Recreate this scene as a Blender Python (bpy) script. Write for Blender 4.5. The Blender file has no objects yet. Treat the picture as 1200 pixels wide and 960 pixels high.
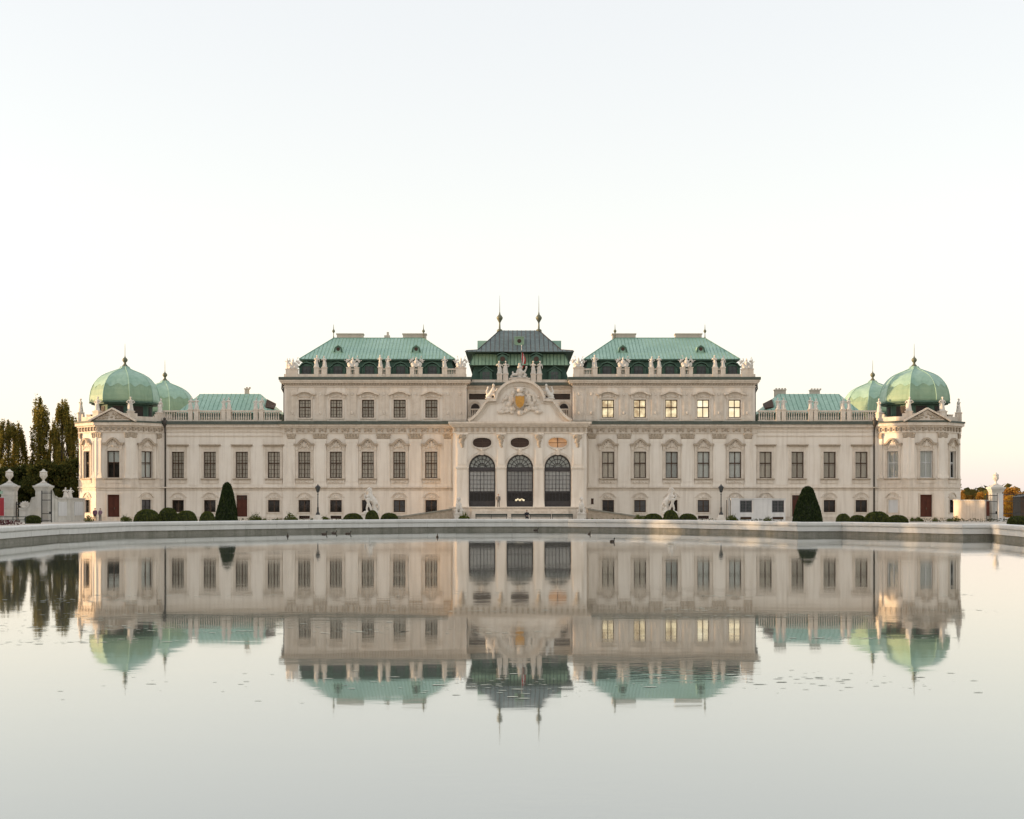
import bpy, math, random
from mathutils import Vector, Matrix
R = math.radians
PI = math.pi
random.seed(7)
scene = bpy.context.scene
col = scene.collection

# ------------------------------------------------------------------ camera
cam_d = bpy.data.cameras.new('camera')
cam = bpy.data.objects.new('camera', cam_d)
col.objects.link(cam)
cam.location = (0, 0, 2.2)
cam.rotation_euler = (R(90), 0, 0)
cam_d.sensor_fit = 'HORIZONTAL'
cam_d.sensor_width = 36.0
cam_d.lens = 36.0 * 1657 / 1200
cam_d.shift_y = 111 / 1200
cam_d.clip_start = 0.1
cam_d.clip_end = 6000
scene.camera = cam

# ------------------------------------------------------------------ light
SUN_EL, SUN_AZ = 4.0, -91.5        # degrees; azimuth from +Y, negative = towards -X
world = bpy.data.worlds.new('World')
scene.world = world
world.use_nodes = True
wn, wl = world.node_tree.nodes, world.node_tree.links
wn.clear()
sky = wn.new('ShaderNodeTexSky')
sky.sky_type = 'NISHITA'
sky.sun_disc = False
sky.sun_elevation = R(SUN_EL)
sky.sun_rotation = R(SUN_AZ)
sky.altitude = 200
sky.air_density = 1.2
sky.dust_density = 1.2
sky.ozone_density = 1.0
hs = wn.new('ShaderNodeHueSaturation')
hs.inputs['Saturation'].default_value = 0.72
tint = wn.new('ShaderNodeMix')
tint.data_type = 'RGBA'
tint.blend_type = 'MULTIPLY'
tint.inputs[0].default_value = 1.0
tint.inputs[7].default_value = (1.0, 0.955, 0.945, 1)
veil = wn.new('ShaderNodeMix')          # thin even high cloud over the whole sky
veil.data_type = 'RGBA'
veil.inputs[0].default_value = 0.58
veil.inputs[7].default_value = (2.08, 2.06, 2.13, 1)
bg = wn.new('ShaderNodeBackground')
bg.inputs['Strength'].default_value = 0.15
wo = wn.new('ShaderNodeOutputWorld')
wl.new(sky.outputs[0], hs.inputs['Color'])
wl.new(hs.outputs[0], tint.inputs[6])
wl.new(tint.outputs[2], veil.inputs[6])
wl.new(veil.outputs[2], bg.inputs['Color'])
wl.new(bg.outputs[0], wo.inputs['Surface'])

sun_d = bpy.data.lights.new('sun', 'SUN')
sun_d.energy = 1.7
sun_d.angle = R(0.6)
sun_d.color = (1.0, 0.66, 0.35)
sun = bpy.data.objects.new('sun', sun_d)
col.objects.link(sun)
sdir = Vector((math.sin(R(SUN_AZ)) * math.cos(R(SUN_EL)), math.cos(R(SUN_AZ)) * math.cos(R(SUN_EL)), math.sin(R(SUN_EL))))
sun.rotation_euler = sdir.to_track_quat('Z', 'Y').to_euler()
sun.location = (-200, 100, 60)

scene.view_settings.view_transform = 'Standard'
scene.view_settings.look = 'None'
scene.view_settings.gamma = 1.0
scene.view_settings.exposure = 1.86
scene.render.engine = 'CYCLES'
scene.cycles.use_denoising = True
scene.cycles.max_bounces = 6
scene.cycles.caustics_reflective = False
scene.cycles.caustics_refractive = False

# ------------------------------------------------------------------ materials
M = {}

def mat(name, c1, c2=None, rough=0.8, scale=0.6, streak=0.0, fine=0.0, bump=0.0, bscale=8.0, metal=0.0, c3=None, spec=0.5):
    """procedural surface: patches of c1/c2, vertical weather streaks of c3, fine bump"""
    m = bpy.data.materials.new(name)
    m.use_nodes = True
    n, l = m.node_tree.nodes, m.node_tree.links
    b = n['Principled BSDF']
    b.inputs['Roughness'].default_value = rough
    b.inputs['Metallic'].default_value = metal
    b.inputs['Specular IOR Level'].default_value = spec
    g = n.new('ShaderNodeNewGeometry')
    c2 = c2 or tuple(x * 0.85 for x in c1)
    nz = n.new('ShaderNodeTexNoise')
    nz.inputs['Scale'].default_value = scale
    nz.inputs['Detail'].default_value = 6
    nz.inputs['Roughness'].default_value = 0.65
    l.new(g.outputs['Position'], nz.inputs['Vector'])
    rp = n.new('ShaderNodeValToRGB')
    rp.color_ramp.elements[0].position = 0.32
    rp.color_ramp.elements[1].position = 0.68
    rp.color_ramp.elements[0].color = (*c1, 1)
    rp.color_ramp.elements[1].color = (*c2, 1)
    l.new(nz.outputs['Fac'], rp.inputs['Fac'])
    out = rp.outputs['Color']
    if streak:
        mp = n.new('ShaderNodeMapping')
        mp.inputs['Scale'].default_value = (2.2, 2.2, 0.16)
        l.new(g.outputs['Position'], mp.inputs['Vector'])
        n2 = n.new('ShaderNodeTexNoise')
        n2.inputs['Scale'].default_value = 1.0
        n2.inputs['Detail'].default_value = 5
        l.new(mp.outputs[0], n2.inputs['Vector'])
        r2 = n.new('ShaderNodeValToRGB')
        r2.color_ramp.elements[0].position = 0.48
        r2.color_ramp.elements[1].position = 0.78
        r2.color_ramp.elements[0].color = (0, 0, 0, 1)
        r2.color_ramp.elements[1].color = (streak, streak, streak, 1)
        l.new(n2.outputs['Fac'], r2.inputs['Fac'])
        mx = n.new('ShaderNodeMix')
        mx.data_type = 'RGBA'
        l.new(r2.outputs['Color'], mx.inputs[0])
        l.new(out, mx.inputs[6])
        mx.inputs[7].default_value = (*(c3 or tuple(x * 0.6 for x in c1)), 1)
        out = mx.outputs[2]
    l.new(out, b.inputs['Base Color'])
    if bump:
        n3 = n.new('ShaderNodeTexNoise')
        n3.inputs['Scale'].default_value = bscale
        n3.inputs['Detail'].default_value = 4
        l.new(g.outputs['Position'], n3.inputs['Vector'])
        bp = n.new('ShaderNodeBump')
        bp.inputs['Strength'].default_value = bump
        bp.inputs['Distance'].default_value = 0.05
        l.new(n3.outputs['Fac'], bp.inputs['Height'])
        l.new(bp.outputs[0], b.inputs['Normal'])
    M[name] = m
    return m

mat('plaster', (0.825, 0.755, 0.665), (0.745, 0.665, 0.57), 0.85, 0.28, 0.65, bump=0.25, c3=(0.58, 0.50, 0.41))
mat('ornament', (0.735, 0.655, 0.56), (0.61, 0.525, 0.43), 0.85, 1.2, 0.6, bump=0.5, bscale=5, c3=(0.42, 0.35, 0.275))  # a little darker than plaster; shade lines of mouldings are put into the tone
mat('carving', (0.50, 0.415, 0.32), (0.34, 0.275, 0.205), 0.85, 3.0, 0.4, bump=0.8, bscale=6, c3=(0.26, 0.205, 0.15))  # darkest stone; the shade within the relief is put into the colour
mat('white_plaster', (0.66, 0.66, 0.65), (0.58, 0.58, 0.575), 0.85, 0.6, 0.5)
mat('statue', (0.73, 0.68, 0.61), (0.58, 0.53, 0.46), 0.8, 2.2, 0.6, bump=0.6, c3=(0.40, 0.36, 0.31))
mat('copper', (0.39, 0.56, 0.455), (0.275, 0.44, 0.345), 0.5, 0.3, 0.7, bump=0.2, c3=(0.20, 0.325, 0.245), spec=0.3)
mat('copper_olive', (0.29, 0.40, 0.265), (0.21, 0.325, 0.215), 0.5, 0.55, 0.55, bump=0.2, c3=(0.14, 0.21, 0.135), spec=0.3)
mat('copper_teal', (0.36, 0.515, 0.41), (0.25, 0.40, 0.305), 0.5, 0.55, 0.5, bump=0.2, c3=(0.18, 0.29, 0.21), spec=0.3)
mat('copper_dark', (0.16, 0.195, 0.185), (0.10, 0.125, 0.12), 0.5, 0.35, 0.7, bump=0.15, c3=(0.19, 0.275, 0.25), spec=0.3)
mat('copper_band', (0.34, 0.47, 0.32), (0.24, 0.36, 0.245), 0.6, 0.5, 0.6, bump=0.15, c3=(0.16, 0.23, 0.16), spec=0.3)
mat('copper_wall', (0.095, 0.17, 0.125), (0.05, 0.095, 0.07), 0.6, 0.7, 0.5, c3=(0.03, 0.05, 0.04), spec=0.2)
mat('copper_seam', (0.19, 0.32, 0.245), (0.15, 0.27, 0.20), 0.6, 1.0, spec=0.2)
mat('gutter', (0.10, 0.115, 0.095), (0.065, 0.08, 0.065), 0.6, 1.5, 0.0, spec=0.3)
mat('pipe', (0.055, 0.045, 0.035), (0.035, 0.03, 0.025), 0.6, 1.5)
mat('frame_brown', (0.10, 0.06, 0.04), (0.07, 0.045, 0.03), 0.6, 2, spec=0.2)
mat('frame_grey', (0.075, 0.066, 0.066), (0.055, 0.05, 0.05), 0.6, 2, spec=0.2)
mat('blind', (0.80, 0.69, 0.58), (0.70, 0.59, 0.49), 0.9, 1.4)
mat('blind_cool', (0.76, 0.75, 0.71), (0.68, 0.67, 0.64), 0.9, 1.4)
mat('curtain_arch', (0.80, 0.75, 0.74), (0.70, 0.65, 0.64), 0.9, 1.0)
mat('frame_pale', (0.60, 0.60, 0.58), (0.5, 0.5, 0.49), 0.6, 2)
mat('curtain_dim', (0.085, 0.055, 0.045), (0.055, 0.037, 0.03), 0.9, 2)
mat('dark_room', (0.022, 0.016, 0.014), (0.04, 0.026, 0.02), 0.7, 1.2)
mat('door_red', (0.105, 0.033, 0.02), (0.075, 0.025, 0.016), 0.6, 1.5, 0.3, spec=0.2)
mat('shutter', (0.13, 0.12, 0.125), (0.10, 0.092, 0.1), 0.6, 1.5)
mat('chimney', (0.60, 0.53, 0.45), (0.50, 0.44, 0.37), 0.85, 1.0, 0.4)
mat('gilt', (0.62, 0.33, 0.07), (0.42, 0.21, 0.05), 0.45, 4, metal=0.5)
mat('bronze', (0.16, 0.15, 0.09), (0.11, 0.13, 0.09), 0.5, 3, metal=0.2)
mat('iron', (0.022, 0.024, 0.024), (0.03, 0.03, 0.028), 0.5, 3)
mat('iron_green', (0.018, 0.035, 0.028), (0.02, 0.028, 0.024), 0.5, 3)
mat('rim', (0.78, 0.765, 0.72), (0.70, 0.68, 0.635), 0.75, 0.5, 0.4, bump=0.2, c3=(0.50, 0.49, 0.45))
mat('rim_grey', (0.36, 0.385, 0.37), (0.30, 0.325, 0.31), 0.75, 0.8, 0.3, bump=0.2, c3=(0.24, 0.26, 0.25))
mat('rim_base', (0.33, 0.31, 0.26), (0.20, 0.19, 0.15), 0.7, 1.3, 0.7, bump=0.5, c3=(0.13, 0.13, 0.09))
mat('gravel', (0.56, 0.50, 0.42), (0.47, 0.42, 0.35), 0.95, 0.4, bump=0.4, bscale=20)
mat('terrain', (0.10, 0.10, 0.05), (0.07, 0.08, 0.035), 0.95, 0.05)
mat('pier', (0.64, 0.62, 0.57), (0.50, 0.48, 0.43), 0.85, 1.0, 0.6, bump=0.4, c3=(0.33, 0.32, 0.29))
mat('bark', (0.07, 0.05, 0.035), (0.045, 0.035, 0.025), 0.9, 6, bump=0.6)
mat('red_panel', (0.36, 0.025, 0.035), (0.30, 0.02, 0.03), 0.5, 1)
mat('flag_red', (0.50, 0.035, 0.03), (0.42, 0.03, 0.025), 0.8, 2)
mat('flag_white', (0.75, 0.72, 0.68), None, 0.8, 2)
mat('skin', (0.55, 0.34, 0.25), None, 0.6, 4)
mat('cloth_plum', (0.19, 0.085, 0.13), (0.15, 0.07, 0.11), 0.9, 6)
mat('cloth_mauve', (0.27, 0.17, 0.21), (0.22, 0.14, 0.18), 0.9, 6)
mat('cloth_dark', (0.03, 0.03, 0.038), (0.02, 0.02, 0.026), 0.9, 6)
mat('cloth_grey', (0.22, 0.20, 0.18), (0.17, 0.155, 0.14), 0.9, 6)
mat('cloth_jean', (0.075, 0.09, 0.13), None, 0.9, 6)
mat('hair_dark', (0.03, 0.02, 0.014), None, 0.6, 6)
mat('duck_brown', (0.075, 0.05, 0.032), (0.04, 0.03, 0.022), 0.7, 8)
mat('duck_head', (0.02, 0.04, 0.03), None, 0.5, 8)
mat('duck_rust', (0.40, 0.09, 0.045), (0.30, 0.07, 0.04), 0.7, 8)
mat('bill', (0.35, 0.22, 0.05), None, 0.5, 8)
mat('flake', (0.62, 0.62, 0.52), (0.50, 0.52, 0.40), 0.7, 5)
mat('far_wall', (0.55, 0.50, 0.45), (0.48, 0.43, 0.39), 0.9, 0.5)
mat('far_roof', (0.33, 0.17, 0.11), (0.26, 0.14, 0.10), 0.9, 0.8)
mat('bed_red', (0.10, 0.012, 0.018), (0.05, 0.01, 0.012), 0.8, 3)


for nm in ('blind', 'blind_cool', 'curtain_arch'):
    n_, l_ = M[nm].node_tree.nodes, M[nm].node_tree.links
    oi = n_.new('ShaderNodeObjectInfo')
    mr_ = n_.new('ShaderNodeMapRange')
    mr_.inputs[3].default_value = 0.72
    mr_.inputs[4].default_value = 1.12
    hv = n_.new('ShaderNodeHueSaturation')
    b_ = n_['Principled BSDF']
    src = b_.inputs['Base Color'].links[0].from_socket
    l_.new(oi.outputs['Random'], mr_.inputs[0])
    l_.new(mr_.outputs[0], hv.inputs['Value'])
    l_.new(src, hv.inputs['Color'])
    l_.new(hv.outputs[0], b_.inputs['Base Color'])


def glass(name, tintc, base, rough=0.06):
    """opaque dark glazing with a mirror coat"""
    m = mat(name, tintc, base, rough, 1.3)
    b = m.node_tree.nodes['Principled BSDF']
    b.inputs['IOR'].default_value = 1.5
    b.inputs['Specular IOR Level'].default_value = 0.2
    return m

glass('glass_dark', (0.045, 0.025, 0.018), (0.075, 0.042, 0.03))
glass('glass_dormer', (0.09, 0.10, 0.10), (0.05, 0.06, 0.06))


def clear_glass(name):
    m = bpy.data.materials.new(name)
    m.use_nodes = True
    n, l = m.node_tree.nodes, m.node_tree.links
    n.remove(n['Principled BSDF'])
    t = n.new('ShaderNodeBsdfTransparent')
    t.inputs['Color'].default_value = (0.95, 0.96, 0.95, 1)
    gl = n.new('ShaderNodeBsdfGlossy')
    gl.inputs['Roughness'].default_value = 0.03
    fr = n.new('ShaderNodeFresnel')
    fr.inputs['IOR'].default_value = 1.3
    mx = n.new('ShaderNodeMixShader')
    l.new(fr.outputs[0], mx.inputs[0])
    l.new(t.outputs[0], mx.inputs[1])
    l.new(gl.outputs[0], mx.inputs[2])
    l.new(mx.outputs[0], n['Material Output'].inputs['Surface'])
    M[name] = m

clear_glass('pane')


def lit(name, c1, c2, strength, scale):
    """emissive backing; the glow seen behind a window is put into the colour"""
    m = bpy.data.materials.new(name)
    m.use_nodes = True
    n, l = m.node_tree.nodes, m.node_tree.links
    b = n['Principled BSDF']
    g = n.new('ShaderNodeNewGeometry')
    nz = n.new('ShaderNodeTexNoise')
    nz.inputs['Scale'].default_value = scale
    nz.inputs['Detail'].default_value = 3
    rp = n.new('ShaderNodeValToRGB')
    rp.color_ramp.elements[0].position = 0.35
    rp.color_ramp.elements[1].position = 0.62
    rp.color_ramp.elements[0].color = (*c1, 1)
    rp.color_ramp.elements[1].color = (*c2, 1)
    l.new(g.outputs['Position'], nz.inputs['Vector'])
    l.new(nz.outputs['Fac'], rp.inputs['Fac'])
    l.new(rp.outputs[0], b.inputs['Emission Color'])
    b.inputs['Emission Strength'].default_value = strength
    b.inputs['Base Color'].default_value = (0.3, 0.25, 0.2, 1)
    M[name] = m

lit('lit_cream', (0.90, 0.74, 0.46), (0.34, 0.22, 0.11), 0.36, 1.3)
lit('lit_bright', (1.0, 0.88, 0.64), (0.80, 0.62, 0.38), 0.37, 0.9)
lit('lit_orange', (0.85, 0.36, 0.08), (0.40, 0.15, 0.04), 0.13, 1.6)


def leafmat(name, cols, trans=0.35, scale=0.35):
    m = bpy.data.materials.new(name)
    m.use_nodes = True
    n, l = m.node_tree.nodes, m.node_tree.links
    n.remove(n['Principled BSDF'])
    g = n.new('ShaderNodeNewGeometry')
    rp = n.new('ShaderNodeValToRGB')
    rp.color_ramp.elements[0].color = (*cols[0], 1)
    rp.color_ramp.elements[1].color = (*cols[-1], 1)
    for i, c in enumerate(cols[1:-1]):
        e = rp.color_ramp.elements.new((i + 1) / (len(cols) - 1))
        e.color = (*c, 1)
    l.new(g.outputs['Random Per Island'], rp.inputs['Fac'])
    d = n.new('ShaderNodeBsdfDiffuse')
    t = n.new('ShaderNodeBsdfTranslucent')
    mx = n.new('ShaderNodeMixShader')
    mx.inputs[0].default_value = trans
    l.new(rp.outputs[0], d.inputs['Color'])
    l.new(rp.outputs[0], t.inputs['Color'])
    l.new(d.outputs[0], mx.inputs[1])
    l.new(t.outputs[0], mx.inputs[2])
    l.new(mx.outputs[0], n['Material Output'].inputs['Surface'])
    M[name] = m

leafmat('leaf_poplar', [(0.09, 0.10, 0.028), (0.16, 0.15, 0.038), (0.34, 0.25, 0.055), (0.12, 0.125, 0.032)], 0.5)
leafmat('leaf_dark', [(0.03, 0.042, 0.014), (0.06, 0.07, 0.022), (0.09, 0.085, 0.026)], 0.35)
leafmat('leaf_yellow', [(0.62, 0.34, 0.03), (0.72, 0.44, 0.05), (0.46, 0.22, 0.03), (0.55, 0.36, 0.06)], 0.5)
leafmat('leaf_olive', [(0.09, 0.08, 0.025), (0.05, 0.055, 0.02), (0.13, 0.10, 0.03)], 0.3)
leafmat('leaf_rust', [(0.46, 0.22, 0.05), (0.30, 0.18, 0.05), (0.58, 0.34, 0.07)], 0.45)
leafmat('leaf_box', [(0.035, 0.05, 0.016), (0.07, 0.085, 0.026), (0.14, 0.15, 0.045)], 0.25)
leafmat('leaf_yew', [(0.014, 0.026, 0.011), (0.03, 0.045, 0.018), (0.055, 0.07, 0.026)], 0.2)
leafmat('leaf_plant', [(0.10, 0.13, 0.03), (0.15, 0.16, 0.04), (0.06, 0.10, 0.03)], 0.3)
mat('box_core', (0.016, 0.022, 0.010), (0.022, 0.03, 0.013), 0.95, 6, bump=0.6)

# water: still, slightly breathed-on mirror over a pale murky bed
def make_water():
    m = bpy.data.materials.new('water')
    m.use_nodes = True
    n, l = m.node_tree.nodes, m.node_tree.links
    b = n['Principled BSDF']
    b.inputs['Roughness'].default_value = 0.032
    b.inputs['IOR'].default_value = 1.333
    g = n.new('ShaderNodeNewGeometry')
    nz = n.new('ShaderNodeTexNoise')
    nz.inputs['Scale'].default_value = 0.09
    nz.inputs['Detail'].default_value = 3
    l.new(g.outputs['Position'], nz.inputs['Vector'])
    rp = n.new('ShaderNodeValToRGB')
    rp.color_ramp.elements[0].color = (0.10, 0.11, 0.09, 1)
    rp.color_ramp.elements[1].color = (0.13, 0.14, 0.12, 1)
    l.new(nz.outputs['Fac'], rp.inputs['Fac'])
    l.new(rp.outputs[0], b.inputs['Base Color'])
    mp = n.new('ShaderNodeMapping')
    mp.inputs['Scale'].default_value = (0.5, 1.0, 1.0)
    l.new(g.outputs['Position'], mp.inputs['Vector'])
    h1 = n.new('ShaderNodeTexNoise')
    h1.inputs['Scale'].default_value = 1.1
    h1.inputs['Detail'].default_value = 3
    l.new(mp.outputs[0], h1.inputs['Vector'])
    h2 = n.new('ShaderNodeTexNoise')
    h2.inputs['Scale'].default_value = 7.0
    h2.inputs['Detail'].default_value = 2
    l.new(mp.outputs[0], h2.inputs['Vector'])
    mk = n.new('ShaderNodeTexNoise')
    mk.inputs['Scale'].default_value = 0.16
    mk.inputs['Detail'].default_value = 3
    l.new(g.outputs['Position'], mk.inputs['Vector'])
    mr = n.new('ShaderNodeMapRange')
    mr.inputs[1].default_value = 0.52
    mr.inputs[2].default_value = 0.72
    l.new(mk.outputs['Fac'], mr.inputs[0])
    mm = n.new('ShaderNodeMath')
    mm.operation = 'MULTIPLY'
    l.new(mr.outputs[0], mm.inputs[0])
    l.new(h2.outputs['Fac'], mm.inputs[1])
    b1 = n.new('ShaderNodeBump')
    b1.inputs['Strength'].default_value = 1.0
    b1.inputs['Distance'].default_value = 0.0012
    l.new(h1.outputs['Fac'], b1.inputs['Height'])
    b2 = n.new('ShaderNodeBump')
    b2.inputs['Strength'].default_value = 1.0
    b2.inputs['Distance'].default_value = 0.0026
    l.new(mm.outputs[0], b2.inputs['Height'])
    l.new(b1.outputs[0], b2.inputs['Normal'])
    l.new(b2.outputs[0], b.inputs['Normal'])
    gl = n.new('ShaderNodeBsdfGlossy')
    gl.inputs['Color'].default_value = (0.96, 0.97, 0.955, 1)
    gl.inputs['Roughness'].default_value = 0.03
    l.new(b2.outputs[0], gl.inputs['Normal'])
    ms = n.new('ShaderNodeMixShader')
    ms.inputs[0].default_value = 0.36
    l.new(b.outputs[0], ms.inputs[1])
    l.new(gl.outputs[0], ms.inputs[2])
    l.new(ms.outputs[0], n['Material Output'].inputs['Surface'])
    M['water'] = m
make_water()

# ------------------------------------------------------------------ mesh helpers
class MB:
    def __init__(s):
        s.v, s.f, s.m = [], [], []
        s.cur = 0

    def face(s, pts):
        i = len(s.v)
        s.v += [tuple(p) for p in pts]
        s.f.append(tuple(range(i, i + len(pts))))
        s.m.append(s.cur)

    def idx(s, verts, faces):
        i = len(s.v)
        s.v += [tuple(p) for p in verts]
        for f in faces:
            s.f.append(tuple(i + k for k in f))
            s.m.append(s.cur)

    def box(s, x0, x1, y0, y1, z0, z1):
        s.idx([(x0, y0, z0), (x1, y0, z0), (x1, y1, z0), (x0, y1, z0), (x0, y0, z1), (x1, y0, z1), (x1, y1, z1), (x0, y1, z1)],
              [(0, 3, 2, 1), (4, 5, 6, 7), (0, 1, 5, 4), (1, 2, 6, 5), (2, 3, 7, 6), (3, 0, 4, 7)])
        return s

    def cbox(s, cx, cy, z0, wx, wy, h):
        return s.box(cx - wx / 2, cx + wx / 2, cy - wy / 2, cy + wy / 2, z0, z0 + h)

    def frustum(s, cx, cy, z0, z1, w0, d0, w1, d1):
        a = [(cx - w0 / 2, cy - d0 / 2, z0), (cx + w0 / 2, cy - d0 / 2, z0), (cx + w0 / 2, cy + d0 / 2, z0), (cx - w0 / 2, cy + d0 / 2, z0)]
        b = [(cx - w1 / 2, cy - d1 / 2, z1), (cx + w1 / 2, cy - d1 / 2, z1), (cx + w1 / 2, cy + d1 / 2, z1), (cx - w1 / 2, cy + d1 / 2, z1)]
        s.idx(a + b, [(0, 3, 2, 1), (4, 5, 6, 7), (0, 1, 5, 4), (1, 2, 6, 5), (2, 3, 7, 6), (3, 0, 4, 7)])
        return s

    def prism(s, poly, y0, y1):
        """poly: (x, z) counter-clockwise seen from -y"""
        n = len(poly)
        s.idx([(x, y0, z) for x, z in poly] + [(x, y1, z) for x, z in poly],
              [tuple(range(n)), tuple(range(2 * n - 1, n - 1, -1))] + [(i, i + n, (i + 1) % n + n, (i + 1) % n) for i in range(n)])
        return s

    def band(s, pts, t, y0, y1):
        """strip of thickness t (to the left of travel) along an (x, z) polyline"""
        n = len(pts)
        off = []
        for i in range(n):
            a = Vector(pts[max(i - 1, 0)])
            b = Vector(pts[min(i + 1, n - 1)])
            d = (b - a).normalized()
            off.append((pts[i][0] - d.y * t, pts[i][1] + d.x * t))
        for i in range(n - 1):
            p = [pts[i], pts[i + 1], off[i + 1], off[i]]
            s.face([(x, y0, z) for x, z in p])
            s.face([(off[i][0], y0, off[i][1]), (off[i + 1][0], y0, off[i + 1][1]), (off[i + 1][0], y1, off[i + 1][1]), (off[i][0], y1, off[i][1])])
            s.face([(pts[i][0], y1, pts[i][1]), (pts[i + 1][0], y1, pts[i + 1][1]), (pts[i + 1][0], y0, pts[i + 1][1]), (pts[i][0], y0, pts[i][1])])
        for i in (0, n - 1):
            a, b = pts[i], off[i]
            s.face([(a[0], y0, a[1]), (b[0], y0, b[1]), (b[0], y1, b[1]), (a[0], y1, a[1])])
        return s

    def lathe(s, cx, cy, prof, n=16, rot=0.0, cap=True):
        vs = []
        for r, z in prof:
            for k in range(n):
                a = rot + 2 * PI * k / n
                vs.append((cx + r * math.cos(a), cy + r * math.sin(a), z))
        fs = []
        for j in range(len(prof) - 1):
            for k in range(n):
                k2 = (k + 1) % n
                fs.append((j * n + k, j * n + k2, (j + 1) * n + k2, (j + 1) * n + k))
        if cap:
            fs.append(tuple(range(n - 1, -1, -1)))
            fs.append(tuple((len(prof) - 1) * n + k for k in range(n)))
        s.idx(vs, fs)
        return s

    def tube(s, pts, rad, n=8):
        pts = [Vector(p) for p in pts]
        if not isinstance(rad, (list, tuple)):
            rad = [rad] * len(pts)
        vs = []
        for i, p in enumerate(pts):
            d = (pts[min(i + 1, len(pts) - 1)] - pts[max(i - 1, 0)]).normalized()
            u = d.cross(Vector((0, 1, 0)) if abs(d.y) < 0.9 else Vector((1, 0, 0))).normalized()
            w = d.cross(u)
            for k in range(n):
                a = 2 * PI * k / n
                vs.append(p + (u * math.cos(a) + w * math.sin(a)) * rad[i])
        fs = [(i * n + k, i * n + (k + 1) % n, (i + 1) * n + (k + 1) % n, (i + 1) * n + k) for i in range(len(pts) - 1) for k in range(n)]
        fs += [tuple(range(n - 1, -1, -1)), tuple((len(pts) - 1) * n + k for k in range(n))]
        s.idx(vs, fs)
        return s

    def blob(s, c, r, n=10, m=7, rx=0, ry=0, rz=0):
        if not isinstance(r, (list, tuple)):
            r = (r, r, r)
        mt = Matrix.Rotation(rz, 3, 'Z') @ Matrix.Rotation(ry, 3, 'Y') @ Matrix.Rotation(rx, 3, 'X')
        c = Vector(c)
        vs = [c + mt @ Vector((0, 0, -r[2]))]
        for j in range(1, m):
            t = -PI / 2 + PI * j / m
            for k in range(n):
                a = 2 * PI * k / n
                vs.append(c + mt @ Vector((r[0] * math.cos(t) * math.cos(a), r[1] * math.cos(t) * math.sin(a), r[2] * math.sin(t))))
        vs.append(c + mt @ Vector((0, 0, r[2])))
        fs = [(0, 1 + (k + 1) % n, 1 + k) for k in range(n)]
        for j in range(m - 2):
            for k in range(n):
                fs.append((1 + j * n + k, 1 + j * n + (k + 1) % n, 1 + (j + 1) * n + (k + 1) % n, 1 + (j + 1) * n + k))
        t = len(vs) - 1
        fs += [(1 + (m - 2) * n + k, 1 + (m - 2) * n + (k + 1) % n, t) for k in range(n)]
        s.idx(vs, fs)
        return s

    def mesh(s, name, mats, smooth=False):
        me = bpy.data.meshes.new(name)
        me.from_pydata(s.v, [], s.f)
        for mm in (mats if isinstance(mats, (list, tuple)) else [mats]):
            me.materials.append(M[mm])
        me.polygons.foreach_set('material_index', s.m)
        if smooth:
            me.polygons.foreach_set('use_smooth', [True] * len(s.f))
        me.update()
        return me

    def build(s, name, mats, parent=None, smooth=False, loc=(0, 0, 0), rz=0.0):
        return obj(name, s.mesh(name, mats, smooth), parent, loc, rz)


def obj(name, me, parent=None, loc=(0, 0, 0), rz=0.0, scale=None):
    o = bpy.data.objects.new(name, me)
    col.objects.link(o)
    o.parent = parent
    o.location = loc
    o.rotation_euler = (0, 0, rz)
    if scale:
        o.scale = scale if isinstance(scale, (tuple, list)) else (scale,) * 3
    return o


def tag(o, label=None, cat=None, group=None, kind=None):
    if label: o['label'] = label
    if cat: o['category'] = cat
    if group: o['group'] = group
    if kind: o['kind'] = kind
    return o


def empty(name, loc=(0, 0, 0), rz=0.0, parent=None):
    return obj(name, None, parent, loc, rz)


def inst(parts, parent=None, loc=(0, 0, 0), rz=0.0, scale=None):
    """parts: [(name, mesh), ...]; the first is the part, the rest its sub-parts (mesh data shared between copies)"""
    root = obj(parts[0][0], parts[0][1], parent, loc, rz, scale)
    for nm, me in parts[1:]:
        obj(nm, me, root)
    return root


def remesh(mb, voxel, name, matn, smooth=True, decimate=None):
    """fuse overlapping forms into one continuous surface"""
    me = mb.mesh(name + '_raw', matn)
    t = bpy.data.objects.new('tmp', me)
    col.objects.link(t)
    md = t.modifiers.new('r', 'REMESH')
    md.mode = 'VOXEL'
    md.voxel_size = voxel
    md.use_smooth_shade = smooth
    sm = t.modifiers.new('s', 'SMOOTH')
    sm.factor = 0.5
    sm.iterations = 1
    if decimate:
        dc = t.modifiers.new('d', 'DECIMATE')
        dc.ratio = decimate
    dg = bpy.context.evaluated_depsgraph_get()
    dg.update()
    out = bpy.data.meshes.new_from_object(t.evaluated_get(dg))
    out.name = name
    if not out.materials:
        out.materials.append(M[matn])
    bpy.data.objects.remove(t)
    bpy.data.meshes.remove(me)
    return out


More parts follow.
